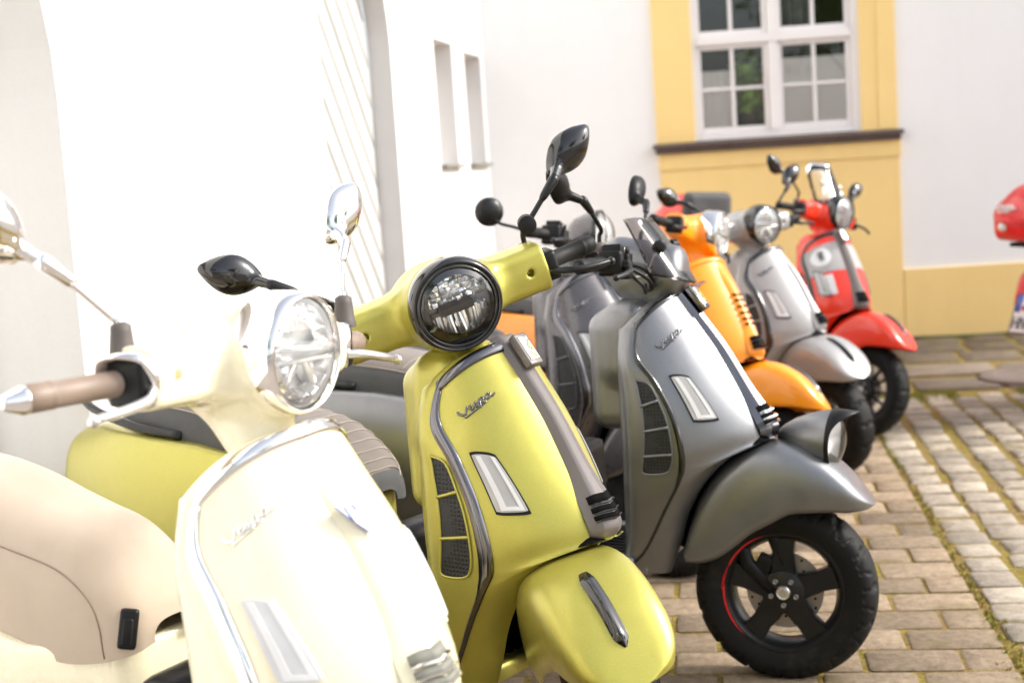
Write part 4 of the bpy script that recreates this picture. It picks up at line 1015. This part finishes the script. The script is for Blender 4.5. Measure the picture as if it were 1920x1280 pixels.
    for z0, z1 in ((1.585, 2.210), (2.274, 3.2)):
        for x0, x1 in ((1.464, 1.970), (2.046, 2.560)):
            t = .030
            W('casement', x0, x0+t, z0, z1, .018, .06, Fm); W('casement', x1-t, x1, z0, z1, .018, .06, Fm); W('casement', x0+t+.001, x1-t-.001, z0, z0+t+.008, .018, .06, Fm); W('casement', x0+t+.001, x1-t-.001, z1-t, z1, .018, .06, Fm)
            xm, zm = (x0+x1)/2, (z0+z1)/2
            W('glazing_bar', xm-.013, xm+.013, z0+t+.009, z1-t-.001, .022, .052, Fm); W('glazing_bar', x0+t+.001, xm-.014, zm-.011, zm+.011, .024, .050, Fm); W('glazing_bar', xm+.014, x1-t-.001, zm-.011, zm+.011, .024, .050, Fm)
            for a0, a1 in ((x0+t, xm-.013), (xm+.013, x1-t)):
                for c0, c1 in ((z0+t+.008, zm-.011), (zm+.011, z1-t)):
                    W('pane', a0-.003, a1+.003, c0-.003, c1+.003, .036, .040, 'pane', bev=0)
    # room behind the glass
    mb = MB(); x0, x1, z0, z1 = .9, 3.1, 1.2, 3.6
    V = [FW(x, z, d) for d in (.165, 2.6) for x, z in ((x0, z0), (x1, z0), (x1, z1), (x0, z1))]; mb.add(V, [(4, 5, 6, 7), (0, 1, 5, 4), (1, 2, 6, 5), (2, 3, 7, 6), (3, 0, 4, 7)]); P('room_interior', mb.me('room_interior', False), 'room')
    def curtain(xa, xb, za, zb, d, mat, amp=.018, fr=60):
        mb = MB(); mb.grid([[FW(x, z, d+amp*math.sin(x*fr)) for z in (za, zb)] for x in np.linspace(xa, xb, 120)]); o = ob('curtain', mb.me('curtain'), mat, win); return o
    curtain(1.44, 1.74, 1.56, 2.03, .052, 'curtain', .006); curtain(2.05, 2.60, 1.56, 2.09, .050, 'curtain', .003, 14)
    curtain(2.05, 2.32, 2.25, 3.4, .10, 'drape', .02, 75)
    return b
def leaf_cluster(name, c, r, n, size, seed, mat):
    rg = np.random.default_rng(seed); mb = MB()
    for k in range(n):
        p = rg.normal(size=3); p *= (rg.random()**.45)/np.linalg.norm(p); p = np.array(c)+p*np.array(r)
        a = rg.normal(size=3); a /= np.linalg.norm(a); b = np.cross(a, rg.normal(size=3)); b /= np.linalg.norm(b); s = size*rg.uniform(.6, 1.3)
        mb.add([p-a*s, p+b*s*.4, p+a*s, p-b*s*.4], [(0, 1, 2, 3)])
    return mb.me(name, False)
def build_plant():
    r = empty('house_plant', FW(1.85, 1.585, .155)); tag(r, 'leafy green potted plant standing behind the left window casement', 'plant')
    l = r.location
    ob('plant_pot', MB().lathe([(0, .0), (0, .055), (.13, .075), (.14, .07), (.12, .06)], 20, Matrix.Translation((0, 0, .0)) @ Matrix.Rotation(R(-90), 4, 'Y')).me('plant_pot'), 'sillstone', r)
    ob('plant_foliage', leaf_cluster('plant_foliage', (0, 0, .32), (.15, .11, .26), 190, .05, 5, None), 'leaf3', r); ob('plant_foliage', leaf_cluster('plant_foliage', (.02, -.02, .26), (.16, .12, .22), 70, .04, 6, None), 'leaf2', r)
    mb = MB()
    for k in range(5): mb.tube([(0, 0, .1), (.05*math.cos(k*1.3), .05*math.sin(k*1.3), .3), (.1*math.cos(k*1.3), .1*math.sin(k*1.3), .5)], .005, 5)
    ob('plant_stem', mb.me('plant_stem'), 'leaf', r)
# ground
GA = np.array([.144, .9896]); GB = np.array([.9896, -.144])      # along / across the paving courses
def rise(a): return .036*min(1, max(0, (a-8.0)/1.0))
def gp(a, b, z): return ((.777+GA[0]*a+GB[0]*b)*1.028, (GA[1]*a+GB[1]*b)*1.028, z+GZ+rise(a))
def stone_mesh(seed, l, w, h, irr):
    rg = np.random.default_rng(seed); n = 12; P = []
    for k, (sx, sy) in enumerate(((-1, -1), (1, -1), (1, 1), (-1, 1))):
        for m in range(3):
            t = (m-1)*.5
            P.append((sx, sy, m))
    r = min(l, w)*rg.uniform(.04, .11); out = []
    for (cx, cy, a0) in ((l/2-r, w/2-r, 0), (-l/2+r, w/2-r, 90), (-l/2+r, -w/2+r, 180), (l/2-r, -w/2+r, 270)):
        for a in (5, 45, 85): out.append((cx+r*math.cos(R(a0+a)), cy+r*math.sin(R(a0+a))))
    out = [(x*(1+rg.uniform(-irr, irr)), y*(1+rg.uniform(-irr, irr))) for x, y in out]
    tilt = rg.uniform(-.012, .012, 2)
    V = []; 
    for k, (z, s) in enumerate(((-.03, 1.0), (h*.45, 1.0), (h, .93))):
        for x, y in out: V.append((x*s if k < 2 else x-math.copysign(min(.005, abs(x)), x), y if k < 2 else y-math.copysign(min(.005, abs(y)), y), z+(x*tilt[0]+y*tilt[1] if k else 0)+(rg.uniform(-.0012, .0012) if k == 2 else 0)))
    V.append((0, 0, h+.003)); n = len(out); F = []
    for k in (0, 1): F += [(k*n+i, k*n+(i+1) % n, (k+1)*n+(i+1) % n, (k+1)*n+i) for i in range(n)]
    F += [(2*n+i, 2*n+(i+1) % n, 3*n) for i in range(n)]
    m = mk('stone', V, F, True, False)
    try: m.set_sharp_from_angle(angle=R(50))
    except Exception: pass
    return m
def build_ground():
    g = ob('ground', (lambda mb: mb.me('ground', False))(MB().add([(-80, -80, GZ-.012), (80, -80, GZ-.012), (80, 80, GZ-.012), (-80, 80, GZ-.012)], [(0, 1, 2, 3)])), 'court'); tag(g, kind='structure')
    ob('joint_bed', (lambda mb: mb.me('joint_bed', False))(MB().grid([[gp(a, b, 0) for b in (-6.5, 4.7)] for a in (1.5, 8.0, 9.0, 10.3, 10.8)])), 'soil', g)
    rot = math.atan2(GB[1], GB[0]); rg = np.random.default_rng(11)
    cam = S.camera; mi = cam.matrix_world.inverted()
    def seen(p):
        q = mi @ Vector(p); 
        if q.z > -.5: return False
        x, y = 960+2667*q.x/-q.z, 640-2667*q.y/-q.z; return -30 < x < 1960 and y < 1330 and x > 940
    extra = {'paver': [], 'sett': [], 'slab': []}; count = {'paver': 0, 'sett': 0}
    PM = [stone_mesh(k, .2555, .162, .006, .010) for k in range(8)]; PH = [stone_mesh(20+k, .127, .162, .006, .012) for k in range(4)]
    TM = [stone_mesh(40+k, .131, .154, .008, .07) for k in range(12)]
    def put(name, me, mat, a, b, dz, dr, sx=1, sy=1):
        o = ob(name, me, mat, g); o.location = gp(a, b, dz); o.rotation_euler = (rg.uniform(-.006, .006), rg.uniform(-.006, .006), rot+dr); o.scale = (sx, sy, 1)
    farm = {'paver': [], 'sett': []}
    row = 0; a = 2.6
    while a < 8.0:
        b = -.135-(.128 if row % 2 else 0)+rg.uniform(-.01, .01)
        if row % 2: it = [(-.07, PH)]
        else: it = []
        x = -.010-(0.135 if row % 2 else 0)
        for bb, lst in [(-.010-.0625, PH)]*(row % 2):
            (put('paver', lst[rg.integers(4)], 'paver', a, bb, rg.uniform(-.003, .003), rg.uniform(-.01, .01)) if seen(gp(a, bb, 0)) else None)
        while x > -4.4:
            bb = x-.125; jx = rg.uniform(-.004, .004)
            if seen(gp(a, bb, 0)): put('paver', PM[rg.integers(8)], 'paver', a+jx, bb, rg.uniform(-.002, .002), rg.uniform(-.012, .012), 1+rg.uniform(-.02, .02), 1+rg.uniform(-.03, .03)); count['paver'] += 1
            else: farm['paver'].append((a, bb))
            x -= .268
        a += .1735; row += 1
    col = 0; b = .085
    while b < 4.5:
        a = 1.8+rg.uniform(0, .15); wv = rg.uniform(.95, 1.08)
        while a < 7.98:
            ln = rg.uniform(.88, 1.12); aa = a+.0875*ln; bb = b+.012*math.sin(a*1.7+col)+rg.uniform(-.007, .007)
            if seen(gp(aa, bb, 0)): put('sett', TM[rg.integers(12)], 'sett', aa, bb, rg.uniform(-.003, .004), rg.uniform(-.06, .06), wv*rg.uniform(.92, 1.03), ln*rg.uniform(.95, 1.02)); count['sett'] += 1
            elif bb < 2.5: farm['sett'].append((aa, bb))
            a += .178*ln
        b += .158*wv; col += 1
    # outside the frame: joined stones
    for nm, lst, src in (('paver', farm['paver'], PM[0]), ('sett', farm['sett'], TM[0])):
        mb = MB(); v0 = np.array([v.co[:] for v in src.vertices]); f0 = [tuple(f.vertices) for f in src.polygons]; c, s = math.cos(rot), math.sin(rot)
        for a, b in lst:
            mb.add(v0 @ np.array([[c, s, 0], [-s, c, 0], [0, 0, 1]])+np.array(gp(a, b, rg.uniform(-.003, .003))), f0)
        o = ob(nm+'_field', mk(nm+'_field', mb.V, mb.F, False, False), nm, g); o['kind'] = 'stuff'
    # slabs along the wall, pale band and cover ring
    for (a0, a1, wd, mat, nm) in ((9.06, 9.50, .36, 'slab', 'slab'), (9.52, 9.96, .42, 'slab', 'slab'), (9.98, 10.40, .38, 'slab', 'slab'), (8.16, 8.58, .62, 'kerbstone', 'flagstone'), (8.60, 9.03, .55, 'kerbstone', 'flagstone')):
        b = -1.2+rg.uniform(0, .3)
        while b < 4.2:
            w = wd*rg.uniform(.8, 1.2); p = gp((a0+a1)/2, b+w/2, 0)
            if seen(p) or True:
                me = stone_mesh(int(rg.integers(1e6)), w-.024, a1-a0-.024, .008, .012); o = ob(nm, me, mat, g); o.location = gp((a0+a1)/2, b+w/2, rg.uniform(-.003, .003)); o.rotation_euler = (rg.uniform(-.004, .004), 0, rot+rg.uniform(-.012, .012))
            b += w
    cv = ob('manhole_cover', MB().lathe([(.0, 0), (.0, .22), (.006, .225), (.006, .30), (.0, .31), (-.02, .312)][::1], 40, Matrix.Translation(gp(8.47, 1.05, .0195)) @ Matrix.Rotation(R(-90), 4, 'Y')).me('manhole_cover', True, 40), 'iron'); tag(cv, 'round rusty iron cover set in the paving near the yellow plinth', 'manhole cover')
    # moss tufts
    def tufts(name, pts, mat, h):
        mb = MB()
        for p in pts:
            for k in range(6):
                an = rg.uniform(0, 6.28); r = rg.uniform(0, .012); q = np.array(p)+np.array([r*math.cos(an), r*math.sin(an), 0]); d = np.array([math.cos(an+1.3), math.sin(an+1.3), 0])*.003; l = np.array([rg.uniform(-.01, .01), rg.uniform(-.01, .01), h*rg.uniform(.5, 1.2)])
                mb.add([q-d, q+d, q+l], [(0, 1, 2)])
        return tag(ob(name, mk(name, mb.V, mb.F, False, False), mat), kind='stuff')
    pts = []
    for k in range(2600):
        a = 8.05+rg.normal()*.07; b = rg.uniform(-.3, 3.2); 
        if math.sin(b*7.3)+math.sin(b*3.1+1) > -.4: pts.append(gp(a, b, .002))
    for k in range(90): pts.append(gp(rg.uniform(2.8, 8), .0+rg.normal()*.012, .002))
    for k in range(260): pts.append(gp(10.17+rg.normal()*.012+rg.uniform(0, .04), rg.uniform(.3, 3.6), .01))
    tufts('moss', pts, 'moss', .022)
    pts = []
    for k in range(700): pts.append(gp(rg.uniform(2.8, 8), rg.normal()*.02, .001))
    for k in range(420): pts.append(gp(rg.choice([9.04, 9.51, 9.97])+rg.normal()*.012, rg.uniform(-.2, 3.5), .012))
    tufts('moss', pts, 'moss2', .009)
    # fallen bits
    pts = []; mb = MB()
    for k in range(420):
        p = np.array(gp(rg.uniform(3, 8), rg.uniform(-1.2, 2.3), .013)); an = rg.uniform(0, 6.28); d = np.array([math.cos(an), math.sin(an), rg.uniform(-.1, .1)])*rg.uniform(.002, .007); e = np.array([-d[1], d[0], .001])*.5
        mb.add([p-d, p+e, p+d, p-e], [(0, 1, 2, 3)])
    tag(ob('litter', mk('litter', mb.V, mb.F, False, False), 'moss2'), kind='stuff')
    hz = ob('hose', MB().tube(cr([FW(x, .010+.006*math.sin(x*5), -.05-.01*math.sin(x*3)) for x in np.linspace(1.2, 5.5, 16)], 4), .011, 8).me('hose'), 'hose'); tag(hz, 'thin dark hose lying along the foot of the yellow plinth', 'hose')
    print('pavers', count)
build_ground(); build_buildings(); build_plant()
# ------------------------------------------------------------------ THE SCOOTERS
r1, sm1, part1, sub1 = build_scooter('cream scooter with round chrome headlight and tan seat, nearest of the row', (-.073, 2.052, -42.6, 5.2, 1.005), 17, 'cream', trim='chrome', bezel='chrome', strip='flush', grip='tangrip', seat_='tanseat', mirrors='tall', mir_mat='chrome', stem_mat='chrome', lever='alu', letter='chrome', louver='chrome', tall=True, quilt=False, latch=True, badge=None, body='tan', glove=False, bars=0, ind=('cream', 'led', 'white'), slot='zinc_and_shade')
def cream_extras():
    P = strip_pt(2.75, 0); T = strip_pt(3.2, 0)-strip_pt(2.3, 0); T /= np.linalg.norm(T); N = np.array([-T[2], 0, T[0]]); N = N if N[0] > 0 else -N; Yv = np.array([0, 1., 0]); rot = np.stack([Yv*1.45, -T*1.2, N], 1)
    hc = [c for c in r1.children if c.name.startswith('horn_cover')][0]
    def pl(poly, z, name, mat):
        mb = MB(); mb.prism(poly, 0, z, lambda a, b, c: tuple(P+rot @ np.array([a, b, c+.001]))); return ob(name, mb.me(name, False), mat, hc)
    pl([(-.024, .022), (.001, .024), (.001, -.028), (-.010, -.008)], .003, 'shield_badge', 'blue'); pl([(.0015, .024), (.026, .022), (.012, -.008), (.0015, -.028)], .003, 'shield_badge', 'paleblue')
    mb = MB()
    for st in ([(-.011, -.008), (-.014, .016)], [(-.014, .016), (-.006, .017), (-.002, .011), (-.005, .004), (-.0125, .004)]): mb.tube([P+rot @ np.array([a, b, .0055]) for a, b in cr(st, 4)], .0016, 6)
    ob('badge_letter', mb.me('badge_letter'), 'white', hc)
cream_extras()
r2, *_ = build_scooter('lime green scooter with black ringed headlight beside the cream one', (.206, 2.929, -40.8, 1.1, 1.0), -35.8, 'lime', seat_='greyseat')
def stem_adapter():
    mi = [c for c in r2.children if c.name.startswith('mirror') and c.data is MC['mir1gts']][0]
    def f():
        P = Vector((-.431, .2445, 1.243)); d = Vector((.95, -.25, .1)).normalized(); mb = MB(); mb.tube([P-d*.026, P-d*.025, P+d*.002, P+d*.003, P+d*.005, P+d*.006, P+d*.026, P+d*.028], [.018, .021, .021, .019, .019, .021, .021, .018], 24)
        return mb.me('stem_adapter', True, 35)
    a = ob('stem_adapter', f(), 'boot', mi)
    a.material_slots[0].material = M['rubber']
stem_adapter()
r3, sm3, part3, sub3 = build_scooter('matte slate scooter with headlamp on its fender and smoked flyscreen', (.724, 3.877, -26.8, .5, 1.0), 8., 'slate', trim='gloss', strip='darkchrome', louver='chrome', head='bar', mirrors='gts', mir_mat='black', bars=3, tw=.04, front='lamp', letter='darkchrome', seat_='greyseat')
lamp_on_fender(part3, sub3)
r4, *_ = build_scooter('gunmetal scooter mostly hidden behind the matte slate one', (.53, 4.92, -41, 0, 1.0), 25, 'gunmetal', head='lamp', mirrors='round', mir_mat='satin', seat_='darkseat', strip='darkchrome')
r5, *_ = build_scooter('bright orange scooter turned sideways with bar end mirrors', (.945, 5.5, -48, -5, .97), 25, 'orange', mirrors='round', mir_mat='satin', strip='flush', badge=None, bezel='chrome', trim='orange', seat_='darkseat', mesh_='orange', rsides=(1,))
def slits():
    hc = [c for c in r5.children if c.name.startswith('horn_cover')][0]; P = [cri([(a, 0, b) for a, b in STRIP], 2.9+k*.22) for k in range(6)]
    for p in P:
        y0 = -.038; ob('vent_slit', MB().box((p[0]+.010, 0, p[2]+.002), (.006, .026, .0032), Matrix.Rotation(R(20), 3, 'Y'), .001).me('vent_slit'), 'pit', hc)
slits()
r6, *_ = build_scooter('pale grey scooter between the orange and red ones', (1.39, 6.30, -38, -4.5, .95), -20, 'grey', strip='flush', badge=None, bezel='chrome', bezel_mat='gloss', trim='gloss', bars=3, front='bright', seat_='darkseat')
r7, *_ = build_scooter('red scooter with clear windscreen and red top box, farthest of the row', (1.755, 7.12, -66, -4, .945), 22, 'red', bezel='chrome', bezel_mat='gloss', spokes=7, front='stripe', seat_='darkseat', trim='gloss', strip='strip')
def red_extras(root, UP, steer, mat='red'):
    tb = ob('top_box', cached('tbox', lambda: sdf_mesh('top_box', lambda p: smax(smin(ell(p, (-1.80, 0, 1.03), (.225, .215, .19)), rbox(p, (-1.80, 0, 1.0), (.19, .19, .10), .06), .05), -(p[..., 2]-.905), .02), (-2.12, -.28, .86), (-1.5, .28, 1.27), .011)), mat, root, UP)
    ob('top_box_backrest', cached('tbb', lambda: sdf_mesh('top_box_backrest', lambda p: rbox(p, (-1.60, 0, 1.09), (.05, .17, .13), .045), (-1.70, -.2, .9), (-1.5, .2, 1.26), .008)), 'darkseat', tb)
    ob('top_box_band', cached('tbs', lambda: MB().lathe([(-.003, .226), (-.003, .2375), (.003, .2375), (.003, .226)], 48, Matrix.Translation((-1.80, 0, 1.005)) @ Matrix.Rotation(R(-90), 4, 'Y')).me('top_box_band')), 'redlens', tb)
    ob('top_box_rack', cached('tbr', lambda: MB().box((-1.80, 0, .885), (.14, .10, .012), None, .005).tube([(-1.6, 0, .85), (-1.75, 0, .88)], .02, 8).me('top_box_rack')), 'black', root, UP)
def windscreen(root, SM):
    def f():
        mb = MB(); G = []
        for z in np.linspace(0, 1, 14):
            G.append([(-.30-.13*z-.09*abs(a)**2, (.140-.02*z)*a*(1 if z < .5 else math.sqrt(max(.04, 1-((z-.5)/.52)**2.4))), 1.205+.24*z) for a in np.linspace(-1, 1, 15)])
        mb.grid(G); m = mb.me('windscreen'); bm = bmesh.new(); bm.from_mesh(m); bmesh.ops.solidify(bm, geom=bm.faces[:], thickness=.002); bm.to_mesh(m); bm.free(); return m
    w = ob('windscreen', cached('ws', f), 'clear', root, SM)
    for s_ in (-1, 1): ob('screen_bracket', cached('wsb%d' % s_, lambda: MB().tube([(-.40, s_*.10, 1.19), (-.36, s_*.09, 1.23), (-.39, s_*.085, 1.32)], .006, 8).lathe([(-.008, 0), (-.006, .013), (.006, .013), (.008, 0)], 14, Matrix.Translation((-.39, s_*.085, 1.32))).me('screen_bracket')), 'alu', w)
red_extras(r7, Matrix.Translation((0, 0, -GZ+.07)), 0); windscreen(r7, Matrix.Translation((0, 0, -GZ)) @ steerM(22))
def red_stickers():
    sh = [c for c in r7.children if c.name.startswith('leg_shield')][0]
    def q(t0, t1, u0, u1, off, name, mat, y=-1):
        mb = surf_patch(shield, ((t0, u1), (t0, u0), (t1, u0), (t1, u1)), off, .001, 10, 10); mb = flip_y(mb) if y < 0 else mb; return ob(name, mb.me(name), mat, sh)
    q(.7, 2.35, .12, .93, .0022, 'number_panel', 'panelgrey'); q(.9, 2.3, .10, .70, .0022, 'number_panel', 'panelgrey', 1)
    def disc():
        mb = MB(); G = []
        for r in np.linspace(0, 1, 6): G.append([(lambda p: (p[0]+.003, -p[1], p[2]+.001))(shield(1.45+.55*r*math.sin(a), .58+.235*r*math.cos(a))+snorm(shield, 1.45, .58)*.0036) for a in np.linspace(0, 2*np.pi, 30)])
        mb.grid(G); return mb.me('round_sticker')
    ob('round_sticker', disc(), 'white', sh)
    def fig():
        mb = MB()
        for st in ([(-.3, .5), (.1, .55), (.3, .3), (-.1, .15), (.25, -.1), (.1, -.5)], [(-.35, .1), (.0, .1), (-.2, -.45)]):
            mb.tube([(lambda p: (p[0]+.005, -p[1], p[2]+.002))(shield(1.45-.5*b, .58-.2*a)+snorm(shield, 1.45, .58)*.0042) for a, b in cr(st, 4)], .004, 6)
        return mb.me('sticker_figure')
    ob('sticker_figure', fig(), 'black', sh); q(2.5, 3.5, .45, .78, .003, 'white_sticker', 'white')
M['panelgrey'] = plastic('grey_number_panel', (.42, .40, .39), .3)
red_stickers()
r8, sm8, *_ = build_scooter('red scooter cut by the frame edge, its top box and number plate turned this way', (4.34, 7.97, 24, 0, .97), 0, 'crimson', seat_='darkseat', trim='gloss')
red_extras(r8, Matrix.Translation((0, 0, -GZ+.02)), 0, 'crimson')
def plate_extras():
    p = empty('number_plate', (-1.925, 0, .58), r8); p.rotation_euler = (0, R(22), 0)
    ob('plate_sheet', MB().box((0, 0, 0), (.002, .095, .105), None, .0015).me('plate_sheet'), 'white', p); ob('plate_rim', MB().tube([(-.002, y, z) for y, z in ((-.096, -.106), (.096, -.106), (.096, .106), (-.096, .106), (-.096, -.106))], .003, 6).me('plate_rim'), 'black', p)
    ob('plate_band', MB().box((-.0027, .073, .055), (.001, .021, .048), None).me('plate_band'), 'blue', p)
    def seg(pts, ox, oz, w, h): return [(-.0035, -(ox+a*w), oz+b*h) for a, b in pts]
    mb = MB()
    for k, L in enumerate(([[(0, 0), (0, 1)], [(1, 0), (1, 1)], [(0, .5), (1, .5)]], [[(0, 0), (0, 1)], [(0, 1), (1, 0)], [(1, 0), (1, 1)]])):
        for st in L: mb.tube(seg(st, -.080+.052*k, -.085, .034, .065), .004, 6)
    ob('plate_letters', mb.me('plate_letters'), 'black', p)
    bx = [c for c in r8.children if c.name.startswith('top_box')][0]
    ob('box_lettering', script_mb(lambda a, b: (-2.03-.002, .075-.045*a*1., 1.075+.045*b), .004).me('box_lettering'), 'white', bx); ob('box_lock', MB().lathe([(-.012, 0), (-.01, .02), (.012, .022)], 18, Matrix.Translation((-2.025, .06, .985))).me('box_lock'), 'white', bx)
    ob('plate_seal', MB().lathe([(-.001, 0), (-.001, .016), (.001, .016)], 20, Matrix.Translation((-.0025, .03, .03))).me('plate_seal'), 'redlens', p)
plate_extras()
def tree(name, label, x, y, h, seed):
    r = empty(name, (x, y, GZ)); tag(r, label, 'tree'); rg = np.random.default_rng(seed)
    mb = MB(); mb.tube([(0, 0, -.1), (.05, .02, h*.25), (-.05, .08, h*.5), (0, 0, h*.8)], [.22, .17, .12, .04], 10)
    cs = []
    for k in range(11):
        a = rg.uniform(0, 6.28); z = h*rg.uniform(.35, .6); e = np.array([math.cos(a)*h*rg.uniform(.15, .33), math.sin(a)*h*rg.uniform(.15, .33), z+h*rg.uniform(.1, .3)]); mb.tube([(0, 0, z*.8), e*np.array([.5, .5, 0])+np.array([0, 0, (z*.8+e[2])/2+.1]), e], [.07, .05, .015], 6); cs.append(e)
    ob('trunk', mb.me('trunk'), 'bark', r); cr_ = MB()
    for e in cs+[np.array([0, 0, h*.85])]:
        for k in range(230):
            p = rg.normal(size=3); p = e+p/np.linalg.norm(p)*rg.random()**.5*h*.17; a = rg.normal(size=3); a /= np.linalg.norm(a); b = np.cross(a, rg.normal(size=3)); b /= np.linalg.norm(b); s_ = rg.uniform(.07, .15)
            cr_.add([p-a*s_, p+b*s_*.5, p+a*s_, p-b*s_*.5], [(0, 1, 2, 3)])
    ob('crown', mk('crown', cr_.V, cr_.F, False, False), 'leaf', r)
M['bark'] = plaster('bark', (.12, .09, .065), .3)
tree('courtyard_tree', 'tall leafy tree behind the photographer, seen only in reflections', -2.5, -8, 8, 1)
tree('courtyard_tree', 'broad leafy tree across the courtyard, seen only in reflections', 5.5, -7, 7, 2)
tree('courtyard_tree', 'young leafy tree at the far side of the courtyard, seen only in reflections', 12, 0, 6, 3)
print('tris', sum(len(o.data.polygons) for o in bpy.data.objects if o.type == 'MESH'))
